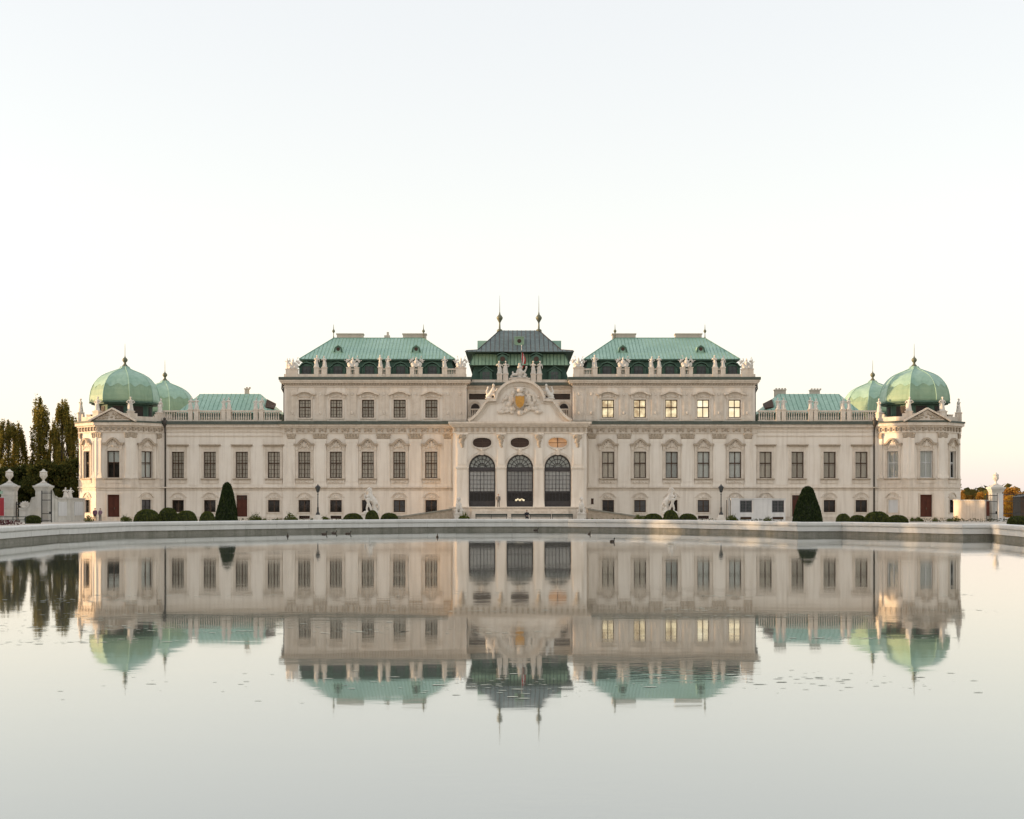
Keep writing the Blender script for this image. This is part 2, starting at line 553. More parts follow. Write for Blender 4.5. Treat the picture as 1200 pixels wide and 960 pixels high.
def wall(mb, x0, x1, z0, z1, yf, holes=(), reveal=0.4):
    """front sheet facing -y with rectangular openings and their reveals"""
    xs = sorted({x0, x1, *[h[0] for h in holes], *[h[1] for h in holes]})
    zs = sorted({z0, z1, *[h[2] for h in holes], *[h[3] for h in holes]})
    for i in range(len(xs) - 1):
        for j in range(len(zs) - 1):
            cx, cz = (xs[i] + xs[i + 1]) / 2, (zs[j] + zs[j + 1]) / 2
            if cx < x0 or cx > x1 or cz < z0 or cz > z1 or any(h[0] < cx < h[1] and h[2] < cz < h[3] for h in holes):
                continue
            mb.face([(xs[i], yf, zs[j]), (xs[i + 1], yf, zs[j]), (xs[i + 1], yf, zs[j + 1]), (xs[i], yf, zs[j + 1])])
    for a, b, c, d in holes:
        yb = yf + reveal
        mb.face([(a, yf, c), (a, yf, d), (a, yb, d), (a, yb, c)])
        mb.face([(b, yf, d), (b, yf, c), (b, yb, c), (b, yb, d)])
        mb.face([(a, yf, d), (b, yf, d), (b, yb, d), (a, yb, d)])
        mb.face([(b, yf, c), (a, yf, c), (a, yb, c), (b, yb, c)])


def shell(mb, x0, x1, y0, y1, z0, z1, top=True):
    mb.face([(x0, y1, z0), (x0, y0, z0), (x0, y0, z1), (x0, y1, z1)])
    mb.face([(x1, y0, z0), (x1, y1, z0), (x1, y1, z1), (x1, y0, z1)])
    mb.face([(x1, y1, z0), (x0, y1, z0), (x0, y1, z1), (x1, y1, z1)])
    if top:
        mb.face([(x0, y0, z1), (x1, y0, z1), (x1, y1, z1), (x0, y1, z1)])


def courses(mb, x0, x1, z0, z1, yf, holes, n, proud=0.035, gap=0.05):
    """horizontal rustication: raised courses with sunk joints, broken at the openings"""
    h = (z1 - z0) / n
    for k in range(n):
        a, b = z0 + k * h + gap / 2, z0 + (k + 1) * h - gap / 2
        cuts = sorted((hh[0] - 0.02, hh[1] + 0.02) for hh in holes if hh[2] < b and hh[3] > a)
        x = x0
        for c, d in cuts + [(x1, x1)]:
            if c - x > 0.05:
                mb.box(x, c, yf - proud, yf + 0.02, a, b)
            x = max(x, d)


def cornice(mb, x0, x1, yf, yb, steps):
    for z0, z1, p in steps:
        mb.box(x0 - p, x1 + p, yf - p, yb, z0, z1)


def ring8(mb, steps, rot=PI / 8):
    """octagonal string courses, (z0, z1, apothem)"""
    for z0, z1, r in steps:
        c = r / math.cos(PI / 8)
        mb.lathe(0, 0, [(c, z0), (c, z1)], 8, rot)

def ZP(py, y=0.0):
    return 2.2 + (591 - py) * (195 + y) / 1657

def LX(px, y=0.0):
    return (px - 600) * (195 + y) / 1657 - 1.06

def WX(px, Y):
    return (px - 600) * Y / 1657

def WZ(py, Y):
    return 2.2 + (591 - py) * Y / 1657
# ------------------------------------------------------------------ ground and pool
g = MB()
g.face([(-3000, -600, -0.02), (3000, -600, -0.02), (3000, 5000, -0.02), (-3000, 5000, -0.02)])
tag(g.build('ground', 'terrain'), kind='structure')
g = MB()
g.face([(-95, -20, 0.0), (95, -20, 0.0), (95, 240, 0.0), (-95, 240, 0.0)])
tag(g.build('forecourt', 'gravel'), kind='structure')

POOL = [(-27, 2), (-26.8, 74), (-27.3, 85.5), (-26.9, 86), (-25.9, 95), (-21.3, 101), (-17.5, 105.3), (-13.3, 109), (-9, 112.2), (-4.5, 114.3), (0, 115), (4.5, 114.3),
        (9, 111.8), (12.8, 107.8), (16.3, 102), (19.2, 95.2), (22.3, 95.6), (27.4, 86), (29.2, 86.3), (28.2, 77), (27.8, 60), (27, 2)]
GREY = {2, 10, 12}


def offset(poly, d):
    out = []
    n = len(poly)
    for i in range(n):
        p0, p1, p2 = Vector(poly[i - 1]), Vector(poly[i]), Vector(poly[(i + 1) % n])
        d1, d2 = (p1 - p0).normalized(), (p2 - p1).normalized()
        n1, n2 = Vector((-d1.y, d1.x)), Vector((-d2.y, d2.x))
        m = (n1 + n2).normalized()
        out.append(p1 + m * (d / max(0.45, m.dot(n1))))
    return out

g = MB()
pw = offset(POOL, 0.3)
g.face([(p.x, p.y, 0.1) for p in pw][::-1])
tag(g.build('water', 'water'), kind='structure')

basin = tag(empty('pool_rim', (0, 116, 0)), 'pale stone coping wall running round the reflecting pool', 'basin')
loops = {d: offset(POOL, d) for d in (-0.02, 0.0, 0.03, 0.06, 0.14, 0.7)}
base = MB()
n = len(POOL)
for i in range(n):
    a0, a1 = loops[0.14][i], loops[0.14][(i + 1) % n]
    b0, b1 = loops[0.7][i], loops[0.7][(i + 1) % n]
    base.face([(a0.x, a0.y - 116, -0.1), (a1.x, a1.y - 116, -0.1), (a1.x, a1.y - 116, 0.39), (a0.x, a0.y - 116, 0.39)])
    base.face([(b1.x, b1.y - 116, -0.1), (b0.x, b0.y - 116, -0.1), (b0.x, b0.y - 116, 0.39), (b1.x, b1.y - 116, 0.39)])
tag(base.build('waterline_course', 'rim_base', basin), 'damp dark lower course at the waterline')
prof = [(0.06, 0.38), (0.06, 0.70), (0.03, 0.715), (0.0, 0.74), (-0.02, 0.80), (-0.02, 0.93), (0.0, 0.98), (0.03, 1.0), (0.7, 1.0), (0.7, 0.38)]
for i in range(n):
    p, q = Vector(POOL[i]), Vector(POOL[(i + 1) % n])
    L = (q - p).length
    k = max(1, round(L / 2.6))
    for j in range(k):
        t0, t1 = j / k, (j + 1) / k
        s = MB()
        e = 0.006 / L
        ra = [loops[d][i].lerp(loops[d][(i + 1) % n], t0 + e) for d, z in prof]
        rb = [loops[d][i].lerp(loops[d][(i + 1) % n], t1 - e) for d, z in prof]
        dz = random.uniform(-0.006, 0.006)
        va = [(v.x, v.y - 116, z + dz) for v, (d, z) in zip(ra, prof)]
        vb = [(v.x, v.y - 116, z + dz) for v, (d, z) in zip(rb, prof)]
        m_ = len(prof)
        s.idx(va + vb, [(c, c + m_, (c + 1) % m_ + m_, (c + 1) % m_) for c in range(m_)] + [tuple(range(m_)), tuple(range(2 * m_ - 1, m_ - 1, -1))])
        s.build('coping_stone', 'rim', basin)

# ------------------------------------------------------------------ palace
PAL = tag(empty('palace', (1.06, 195, 0)), 'long cream baroque palace with green copper roofs and corner domes', 'palace')

# heights of the facade
Z_BELT, Z_W1, Z_W1T = 4.45, 5.80, 9.44
Z_ENT, Z_GUT, Z_COR = 11.95, 13.2, 13.62
Z_W2, Z_W2T = 14.15, 16.62
Z_GUT2, Z_TOP2 = 19.35, 19.72
MBX0, MBX1 = 32.6, 7.25       # main block, |x| outer and inner
WGX0 = 50.2                   # wing outer end (inside the tower)
main_x = [LX(p) for p in (357, 394, 431.2, 468.2, 505.5)]
wing_x = [LX(p) for p in (208.7, 246, 283.5, 321)]


# ---- window prototypes
def bars(mb, w, z0, z1, y, nx, nz, t, d, main_v=True, transom=None):
    """casement frame: outer frame, mullion, transom and glazing bars"""
    f = 0.11
    mb.box(-w / 2, -w / 2 + f, y, y + d, z0, z1)
    mb.box(w / 2 - f, w / 2, y, y + d, z0, z1)
    mb.box(-w / 2 + f, w / 2 - f, y, y + d, z0, z0 + f)
    mb.box(-w / 2 + f, w / 2 - f, y, y + d, z1 - f, z1)
    if main_v:
        mb.box(-0.06, 0.06, y - 0.01, y + d, z0 + f, z1 - f)
    if transom:
        mb.box(-w / 2 + f, w / 2 - f, y - 0.025, y + d, transom - 0.075, transom + 0.075)
    for i in range(1, nx):
        x = -w / 2 + w * i / nx
        if abs(x) > 0.1:
            mb.box(x - t / 2, x + t / 2, y + 0.015, y + d - 0.01, z0 + f, z1 - f)
    for j in range(1, nz):
        z = z0 + (z1 - z0) * j / nz
        if not transom or abs(z - transom) > 0.12:
            mb.box(-w / 2 + f, w / 2 - f, y + 0.02, y + d - 0.012, z - t / 2, z + t / 2)


def pane_me(w, z0, z1, y, m='pane'):
    return MB().box(-w / 2 + 0.05, w / 2 - 0.05, y, y + 0.012, z0 + 0.05, z1 - 0.05).mesh('pane', m)


def blind_me(w, z0, z1, y, m='blind', zb=None):
    b = MB()
    zb = z0 if zb is None else zb
    # slightly pleated cloth
    k = 8
    for i in range(k):
        xa, xb = -w / 2 + w * i / k, -w / 2 + w * (i + 1) / k
        ya, yb = y + 0.02 * (i % 2), y + 0.02 * ((i + 1) % 2)
        b.face([(xa, ya, zb), (xb, yb, zb), (xb, yb, z1), (xa, ya, z1)])
    return b.mesh('blind', m)


def back_me(w, z0, z1, y, m='dark_room'):
    return MB().box(-w / 2 - 0.1, w / 2 + 0.1, y, y + 0.05, z0 - 0.1, z1 + 0.1).mesh('room', m)


def pediment_curve(hw, sh, rise, z, n=10):
    """bell-shaped hood: flat ears, then an ogee up to a round crown"""
    pts = [(-hw, z), (-sh, z + 0.02)]
    for i in range(1, n):
        t = i / n
        u = -sh + 2 * sh * t
        pts.append((u, z + rise * (0.5 - 0.5 * math.cos(2 * PI * t)) ** 0.75))
    pts += [(sh, z + 0.02), (hw, z)]
    return pts[::-1]


def surround_first(w, z0, z1, grand=True):
    """moulded architrave, hood, apron"""
    b = MB()
    e = 0.34
    b.box(-w / 2 - e, -w / 2, -0.10, 0.02, z0 - 0.1, z1)
    b.box(w / 2, w / 2 + e, -0.10, 0.02, z0 - 0.1, z1)
    b.box(-w / 2 - e, w / 2 + e, -0.10, 0.02, z1, z1 + 0.2)
    b.box(-w / 2 - 0.09, -w / 2, -0.16, 0.0, z0, z1 + 0.05)
    b.box(w / 2, w / 2 + 0.09, -0.16, 0.0, z0, z1 + 0.05)
    b.box(-w / 2 - 0.09, w / 2 + 0.09, -0.16, 0.0, z1, z1 + 0.09)
    b.box(-w / 2 - 0.35, w / 2 + 0.35, -0.13, 0.02, z0 - 0.72, z0 - 0.2)
    if grand:
        b.box(-w / 2 - e - 0.05, -w / 2 - 0.02, -0.17, 0.0, z1 + 0.2, z1 + 0.85)
        b.box(w / 2 + 0.02, w / 2 + e + 0.05, -0.17, 0.0, z1 + 0.2, z1 + 0.85)
        b.cur = 1  # hood in the dark stone: its shading is put into the colour
        b.band(pediment_curve(1.42, 0.92, 0.72, z1 + 0.85), -0.24, -0.5, 0.02)
        b.cur = 0
        b.band(pediment_curve(1.3, 0.86, 0.68, z1 + 0.74), -0.12, -0.22, 0.02)
        b.prism([(-0.85, z1 + 0.2), (0.85, z1 + 0.2), (0.85, z1 + 0.8), (0.45, z1 + 1.3), (0, z1 + 1.48), (-0.45, z1 + 1.3), (-0.85, z1 + 0.8)], -0.07, 0.0)
    else:
        b.box(-w / 2 - e, w / 2 + e, -0.07, 0.02, z1 + 0.2, z1 + 0.75)
        b.cur = 1  # straight hood, also darkened in colour for its shade line
        b.box(-w / 2 - e - 0.22, w / 2 + e + 0.22, -0.32, 0.02, z1 + 0.75, z1 + 0.87)
        b.box(-w / 2 - e - 0.3, w / 2 + e + 0.3, -0.46, 0.02, z1 + 0.87, z1 + 1.0)
    return b


def relief(parts, voxel, name='carving', m='ornament'):
    b = MB()
    for c, r in parts:
        b.blob(c, r, 8, 6)
    return remesh(b, voxel, name, m)

random.seed(3)
cart = [((0, -0.12, 10.35), (0.34, 0.16, 0.42)), ((0, -0.16, 10.75), (0.2, 0.16, 0.16))]
for sgn in (-1, 1):
    cart += [((sgn * 0.42, -0.1, 10.2), (0.2, 0.12, 0.22)), ((sgn * 0.62, -0.1, 9.95), (0.16, 0.1, 0.16)), ((sgn * 0.36, -0.1, 10.55), (0.14, 0.1, 0.2)),
             ((sgn * 0.9, -0.08, 9.85), (0.12, 0.08, 0.12))]
cart_me = relief(cart, 0.05)
apron_me = relief([((x, -0.16, 5.3 - 0.1 * abs(x)), (0.16, 0.08, 0.12)) for x in (-0.8, -0.4, 0, 0.4, 0.8)], 0.05)
W = 1.68
YF = 0.24      # how far frames sit behind the wall face
fr = MB(); bars(fr, W, Z_W1, Z_W1T, YF, 4, 6, 0.045, 0.09, True, Z_W1 + 2.05)
win1_frame_fine = fr.mesh('window', 'frame_brown')
fr = MB(); bars(fr, W, Z_W1, Z_W1T, YF, 2, 2, 0.03, 0.09, True, Z_W1 + 2.05)
win1_frame_plain = fr.mesh('window', 'frame_brown')
sill1 = MB().box(-W / 2 - 0.42, W / 2 + 0.42, -0.28, 0.05, Z_W1 - 0.2, Z_W1 - 0.06).box(-W / 2 - 0.36, W / 2 + 0.36, -0.2, 0.05, Z_W1 - 0.28, Z_W1 - 0.2).mesh('sill', 'carving')
pane1 = pane_me(W, Z_W1, Z_W1T, YF + 0.04)
sur_grand = surround_first(W, Z_W1, Z_W1T, True).mesh('surround', ['ornament', 'carving'])
sur_plain = surround_first(W, Z_W1, Z_W1T, False).mesh('surround', ['ornament', 'carving'])
blind1 = blind_me(W, Z_W1, Z_W1T, YF + 0.08)
blind1c = blind_me(W, Z_W1, Z_W1T, YF + 0.08, 'blind_cool')
blind1_part = blind_me(W, Z_W1, Z_W1T, YF + 0.08, 'blind', Z_W1 + 0.55)
room1b = back_me(W, Z_W1, Z_W1T, YF + 0.35)
blind2_part = None

fr = MB(); bars(fr, W, Z_W2, Z_W2T, YF, 4, 5, 0.04, 0.09, True, Z_W2 + 1.42)
win2_fine = fr.mesh('window', 'frame_brown')
fr = MB(); bars(fr, W, Z_W2, Z_W2T, YF, 2, 2, 0.03, 0.09, True, Z_W2 + 1.42)
win2_plain = fr.mesh('window', 'frame_brown')
pane2 = pane_me(W, Z_W2, Z_W2T, YF + 0.04)
s2 = MB()
e = 0.25
s2.box(-W / 2 - e, -W / 2, -0.1, 0.02, Z_W2 - 0.3, Z_W2T).box(W / 2, W / 2 + e, -0.1, 0.02, Z_W2 - 0.3, Z_W2T).box(-W / 2 - e, W / 2 + e, -0.1, 0.02, Z_W2T, Z_W2T + 0.18)
s2.box(-W / 2 - e, W / 2 + e, -0.14, 0.02, Z_W2 - 0.2, Z_W2 - 0.03)
arc = [(1.1 * math.cos(a), Z_W2T + 0.42 + 0.62 * math.sin(a)) for a in [PI * k / 12 for k in range(13)]]
s2.band([(1.5, Z_W2T + 0.62)] + [p for p in arc if p[1] > Z_W2T + 0.62] + [(-1.5, Z_W2T + 0.62)], -0.2, -0.48, 0.02)
s2.prism([(-1.0, Z_W2T + 0.18), (1.0, Z_W2T + 0.18), (0.9, Z_W2T + 0.6), (0.5, Z_W2T + 0.88), (-0.5, Z_W2T + 0.88), (-0.9, Z_W2T + 0.6)], -0.06, 0.0)
s2.box(-1.2, -0.95, -0.2, 0.0, Z_W2T + 0.15, Z_W2T + 0.6).box(0.95, 1.2, -0.2, 0.0, Z_W2T + 0.15, Z_W2T + 0.6)
sur2 = s2.mesh('surround', 'ornament')
rel2 = relief([((x, -0.1, Z_W2T + 0.52 - 0.12 * abs(x)), (0.2, 0.1, 0.16)) for x in (-0.6, -0.3, 0, 0.3, 0.6)], 0.05)
blind2 = blind_me(W, Z_W2, Z_W2T, YF + 0.08)
lit2 = {k: back_me(W, Z_W2, Z_W2T, YF + 0.08, k) for k in ('lit_cream', 'lit_bright')}  # glowing sheets standing for sunset light coming through the rooms

# ground-floor windows
ZG0, ZG1, WG = 1.1, 2.78, 1.66
fr = MB(); bars(fr, WG, ZG0, ZG1, 0.2, 2, 2, 0.04, 0.08)
wing_frame = fr.mesh('window', 'frame_brown')
paneg = pane_me(WG, ZG0, ZG1, 0.24)
roomg = back_me(WG, ZG0, ZG1, 0.6)
bl = MB()
bl.box(-0.32, 0.28, 0.31, 0.33, ZG0 + 0.05, ZG0 + 1.2)
curtg = bl.mesh('curtain', 'curtain_dim')
shutg = MB().box(-WG / 2, WG / 2, 0.29, 0.33, ZG0, ZG1).mesh('shutter', 'shutter')
sg = MB()
for k in (-1, 1):
    x = k * (WG / 2 + 0.06)
    sg.box(x - 0.09, x + 0.09, -0.09, 0.02, ZG0 - 0.1, ZG1 + 0.05)
sg.box(-WG / 2 - 0.2, WG / 2 + 0.2, -0.12, 0.02, ZG0 - 0.18, ZG0 - 0.05)
sg.band([(1.15, ZG1 + 0.32), (0.95, ZG1 + 0.36), (0.7, ZG1 + 0.72), (0.35, ZG1 + 0.92), (0, ZG1 + 0.98), (-0.35, ZG1 + 0.92), (-0.7, ZG1 + 0.72), (-0.95, ZG1 + 0.36), (-1.15, ZG1 + 0.32)], -0.13, -0.17, 0.02)
sg.prism([(-0.85, ZG1 + 0.04), (0.85, ZG1 + 0.04), (0.7, ZG1 + 0.55), (0.3, ZG1 + 0.8), (-0.3, ZG1 + 0.8), (-0.7, ZG1 + 0.55)], -0.075, 0)
surg = sg.mesh('surround', 'ornament')
relg = relief([((0, -0.1, ZG1 + 0.42), (0.28, 0.09, 0.24)), ((-0.4, -0.09, ZG1 + 0.3), (0.16, 0.07, 0.14)), ((0.4, -0.09, ZG1 + 0.3), (0.16, 0.07, 0.14))], 0.05)
cell = MB().box(-0.75, 0.75, 0.12, 0.16, 0.18, 0.62).mesh('cellar_window', 'glass_dark')
cellb = MB()
for k in range(6):
    x = -0.7 + 0.28 * k
    cellb.box(x - 0.02, x + 0.02, 0.03, 0.07, 0.18, 0.62)
cellg = cellb.mesh('grille', 'iron')


def gwin(kind):
    base_ = [('window', wing_frame), ('pane', paneg), ('surround', surg), ('carving', relg)]
    return base_ + ([('shutter', shutg)] if kind == 'shutter' else [('room', roomg)] + ([('curtain', curtg)] if kind == 'curtain' else []))


# ---- main blocks and wings
bracket = MB()
PZ0, PZ1 = Z_BELT + 0.15, Z_ENT


def pilaster_proto(w, z0, z1, y, capd=0.75):
    """panelled shaft on a base, and a carved capital"""
    b = MB()
    b.box(-w / 2, w / 2, y - 0.12, y + 0.02, z0 + 0.45, z1 - capd)
    b.box(-w / 2 - 0.08, w / 2 + 0.08, y - 0.2, y + 0.02, z0, z0 + 0.3)
    b.box(-w / 2 - 0.04, w / 2 + 0.04, y - 0.16, y + 0.02, z0 + 0.3, z0 + 0.45)
    q = w / 2 - 0.2
    for xa, xb in ((-w / 2 + 0.06, -q), (q, w / 2 - 0.06)):
        b.box(xa, xb, y - 0.165, y - 0.11, z0 + 0.7, z1 - capd - 0.3)
    b.box(-q, q, y - 0.165, y - 0.11, z0 + 0.7, z0 + 0.84)
    b.box(-q, q, y - 0.165, y - 0.11, z1 - capd - 0.44, z1 - capd - 0.3)
    c = MB()
    zc = z1 - capd
    c.box(-w / 2 - 0.1, w / 2 + 0.1, y - 0.24, y, z1 - 0.14, z1 - 0.004)
    for i in range(5):
        x = -w / 2 + 0.1 + (w - 0.2) * i / 4
        c.blob((x, y - 0.16, zc + 0.2), (w / 9, 0.1, 0.2), 8, 6)
        c.blob((x, y - 0.2, zc + 0.42), (w / 11, 0.09, 0.15), 8, 6)
    for sgn in (-1, 1):
        c.blob((sgn * (w / 2 - 0.02), y - 0.2, z1 - 0.24), (0.16, 0.1, 0.14), 8, 6)
    c.box(-w / 2 + 0.04, w / 2 - 0.04, y - 0.13, y, zc, z1 - 0.15)
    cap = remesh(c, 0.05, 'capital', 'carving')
    return [('pilaster', b.mesh('pilaster', 'plaster')), ('capital', cap)]

pil_main = pilaster_proto(1.75, PZ0, PZ1, -0.25)
pil_slim = pilaster_proto(1.05, PZ0, PZ1, -0.25)

att = MB()
att.box(-0.75, 0.75, 0.05, 0.17, 14.0, 18.1)
att.box(-0.55, -0.28, 0.0, 0.06, 14.5, 17.6).box(0.28, 0.55, 0.0, 0.06, 14.5, 17.6).box(-0.85, 0.85, 0.0, 0.17, 18.1, 18.3).box(-0.82, 0.82, 0.02, 0.17, 13.7, 14.0)
att.blob((0, 0.04, 14.8), (0.2, 0.08, 0.25), 8, 6).blob((0, 0.04, 17.4), (0.2, 0.08, 0.25), 8, 6)
att_me = att.mesh('attic_pilaster', 'ornament')

for s in (-1, 1):
    # wing
    wx = [s * abs(x) for x in wing_x]
    hol = [(x - W / 2, x + W / 2, Z_W1, Z_W1T) for x in wx]
    door_i = 2 if s < 0 else 2
    holg = [(x - WG / 2, x + WG / 2, ZG0, ZG1) for i, x in enumerate(wx) if i != door_i]
    dh = (wx[door_i] - 0.75, wx[door_i] + 0.75, 0.05, 3.45)
    a, b_ = sorted((s * WGX0, s * (MBX0 - 0.02)))
    w_ = MB()
    wall(w_, a, b_, -0.05, Z_GUT, 0.0, hol + holg + [dh], 0.45)
    shell(w_, a, b_, 0.0, 12, -0.05, Z_GUT)
    w_.build('wall', 'plaster', PAL)
    c_ = MB(); courses(c_, a, b_, 0.5, Z_BELT - 0.35, 0.0, [(h[0] - 0.2, h[1] + 0.2, h[2] - 0.2, h[3] + 0.9) for h in holg] + [(dh[0] - 0.2, dh[1] + 0.2, 0, 3.7)], 7)
    tag(c_.build('rusticated_courses', 'plaster', PAL), kind='stuff')
    k_ = MB()
    k_.box(a, b_, -0.08, 0.01, -0.05, 0.48)
    for z0, z1, p in ((Z_BELT - 0.38, Z_BELT - 0.2, 0.1), (Z_BELT - 0.2, Z_BELT - 0.02, 0.05), (Z_BELT - 0.02, Z_BELT + 0.13, 0.3)):
        k_.box(a, b_, -p, 0.01, z0, z1)
    k_.build('belt_course', 'ornament', PAL)
    k_ = MB()
    for z0, z1, p in ((11.55, 11.67, 0.1), (12.15, 12.3, 0.12), (12.6, 12.8, 0.2), (12.8, Z_GUT - 0.003, 0.42)):
        k_.box(a, b_, -p, 0.01, z0, z1)
    k_.build('cornice', 'ornament', PAL)
    MB().box(a, b_, -0.62, 0.3, Z_GUT, Z_COR).build('gutter', 'gutter', PAL)
    for i, x in enumerate(wx):
        inst([('window', win1_frame_fine if s < 0 else win1_frame_plain), ('pane', pane1), ('surround', sur_plain), ('sill', sill1), ('blind', blind1)], PAL, (x, 0, 0))
        if i != door_i:
            kind = 'room' if s > 0 else ('curtain' if i < 3 else 'room')
            inst(gwin(kind), PAL, (x, 0, 0))
        # recessed panel strips between the windows
    for i in range(3):
        xm = (wx[i] + wx[i + 1]) / 2
        MB().box(xm - 0.75, xm + 0.75, -0.05, 0.01, Z_BELT + 0.4, 11.3).build('wall_panel', 'plaster', PAL)
    d = MB().box(-0.75, 0.75, 0.25, 0.33, 0.02, 3.45)
    for k in (-1, 1):
        d.box(min(k * 0.08, k * 0.66), max(k * 0.08, k * 0.66), 0.2, 0.26, 0.3, 1.5).box(min(k * 0.08, k * 0.66), max(k * 0.08, k * 0.66), 0.2, 0.26, 1.7, 2.7)
    dd = d.build('door', 'door_red', PAL, loc=(wx[door_i], 0, 0))
    MB().box(-0.6, -0.1, 0.215, 0.235, 2.85, 3.3).box(0.1, 0.6, 0.215, 0.235, 2.85, 3.3).build('door_light', 'glass_dark', dd)
    MB().box(-0.95, -0.75, -0.1, 0.02, 0, 3.6).box(0.75, 0.95, -0.1, 0.02, 0, 3.6).box(-0.95, 0.95, -0.1, 0.02, 3.6, 3.8).build('door_frame', 'ornament', dd)
    # wing roof, hipped
    rz0, rz1 = 15.0, 18.05
    r_ = MB()
    X0, X1, RX0, RX1 = s * 48.2, s * 33.9, s * 45.9, s * 37.2
    E = [(X0, 3.6, rz0), (X1, 3.6, rz0), (X1, 13, rz0), (X0, 13, rz0)]
    T = [(RX0, 8.2, rz1), (RX1, 8.2, rz1)]
    fs = [(E[0], E[1], T[1], T[0]), (E[1], E[2], T[1]), (E[2], E[3], T[0], T[1]), (E[3], E[0], T[0])]
    for f in fs:
        r_.face(f if s < 0 else f[::-1])
    roof = r_.build('roof', 'copper', PAL)
    sm = MB()
    for k in range(22):
        x = X0 + (X1 - X0) * (k + 0.5) / 22
        t = 1.0
        if abs(x) > abs(RX0): t = (abs(X0) - abs(x)) / (abs(X0) - abs(RX0))
        if abs(x) < abs(RX1): t = (abs(x) - abs(X1)) / (abs(RX1) - abs(X1))
        sm.tube([(x, 3.6, rz0 + 0.02), (x, 3.6 + 4.6 * t, rz0 + 0.02 + (rz1 - rz0) * t)], 0.035, 4)
    tag(sm.build('standing_seams', 'copper_seam', roof), kind='stuff')
    MB().box(X0 - 0.1, X1 + 0.1, 3.9, 12.8, Z_COR - 0.3, rz0).build('roof_base', 'copper_wall', roof) if s < 0 else MB().box(X1 - 0.1, X0 + 0.1, 3.9, 12.8, Z_COR - 0.3, rz0).build('roof_base', 'copper_wall', roof)
    for cx, w2, h2 in (((-39.3, 0.5, 0.9),) if s < 0 else ((37.6, 1.55, 0.75), (42.6, 1.35, 0.7))):
        ch = MB()
        ch.cbox(cx, 9.0, rz1 - 0.7, w2, 0.9, h2 + 0.5)
        ch.cbox(cx, 9.0, rz1 - 0.2 + h2, w2 + 0.16, 1.06, 0.14)
        for k in range(int(w2 / 0.45) + 1):
            ch.cbox(cx - w2 / 2 + 0.25 + 0.42 * k, 9.0, rz1 - 0.06 + h2, 0.18, 0.5, 0.2)
        ch.build('chimney', 'chimney', roof)
    # skylight slab on the slope beside the main block
    sk = MB()
    xa, xb = s * 34.6, s * 36.0
    f = [(xa, 4.2, rz0 + 0.75), (xb, 4.9, rz0 + 1.0), (xb - s * 0.0, 6.6, rz0 + 2.2), (xa, 6.2, rz0 + 1.5)]
    sk.face(f if s > 0 else f[::-1])
    sk.face([(p[0], p[1], p[2] - 0.15) for p in f])
    sk.build('skylight', 'frame_brown', roof)

    # wing balustrade
    bz0, bz1 = Z_COR, 15.15
    peds = [s * abs(LX(p, 0.4)) for p in (223.5, 230.5, 262.5, 268.5, 300, 306.5)]
    lo, hi = sorted((s * 49.2, s * 32.9))
    bal = MB()
    bal.box(lo, hi, 0.1, 0.5, bz0, bz0 + 0.24)
    bal.box(lo, hi, 0.08, 0.52, bz1 - 0.2, bz1)
    bo = bal.build('balustrade', 'ornament', PAL)
    for p in peds:
        MB().box(p - 0.3, p + 0.3, 0.0, 0.6, bz0 + 0.01, bz1 + 0.02).box(p - 0.36, p + 0.36, -0.05, 0.65, bz1 + 0.02, bz1 + 0.14).build('pedestal', 'ornament', bo)
    bs = MB()
    x = lo + 0.2
    while x < hi - 0.1:
        if all(abs(x - p) > 0.42 for p in peds):
            bs.lathe(x, 0.3, [(0.07, bz0 + 0.23), (0.115, bz0 + 0.45), (0.06, bz0 + 0.85), (0.09, bz0 + 1.1), (0.09, bz1 - 0.19)], 6)
        x += 0.32
    tag(bs.build('balusters', 'ornament', bo), kind='stuff')
    # downpipe between wing and tower
    x = s * 48.85
    dp = MB()
    dp.tube([(x, -0.35, Z_GUT - 0.1), (x, -0.3, Z_GUT - 0.5), (x, -0.12, Z_GUT - 1.2), (x, -0.12, 0.3)], 0.11, 8)
    dp.lathe(x, -0.45, [(0.12, Z_GUT - 0.45), (0.32, Z_GUT + 0.1), (0.36, Z_COR + 0.1), (0.3, Z_COR + 0.14)], 10)
    dp.blob((x, -0.5, Z_COR + 0.3), (0.2, 0.2, 0.22))
    dp.build('downpipe', 'pipe', PAL, True)

    # main block, lower storeys
    mx = [s * abs(x) for x in main_x]
    hol = [(x - W / 2, x + W / 2, Z_W1, Z_W1T) for x in mx]
    holg = [(x - WG / 2, x + WG / 2, ZG0, ZG1) for x in mx]
    hcell = [(x - 0.75, x + 0.75, 0.18, 0.62) for x in mx]
    a, b_ = sorted((s * MBX0, s * MBX1))
    w_ = MB()
    wall(w_, a, b_, -0.05, Z_GUT, -0.25, hol + holg + hcell, 0.45)
    shell(w_, a, b_, -0.25, 18, -0.05, Z_GUT)
    w_.build('wall', 'plaster', PAL)
    c_ = MB(); courses(c_, a + 0.02, b_ - 0.02, 0.72, Z_BELT - 0.35, -0.25, [(h[0] - 0.2, h[1] + 0.2, h[2] - 0.2, h[3] + 0.9) for h in holg], 7)
    tag(c_.build('rusticated_courses', 'plaster', PAL), kind='stuff')
    k_ = MB()
    for z0, z1, p in ((Z_BELT - 0.38, Z_BELT - 0.2, 0.1), (Z_BELT - 0.2, Z_BELT - 0.02, 0.05), (Z_BELT - 0.02, Z_BELT + 0.13, 0.3)):
        k_.box(a - (0.1 if s < 0 else 0), b_ + (0.1 if s > 0 else 0), -0.25 - p, -0.24, z0, z1)
    k_.build('belt_course', 'ornament', PAL)
    k_ = MB()
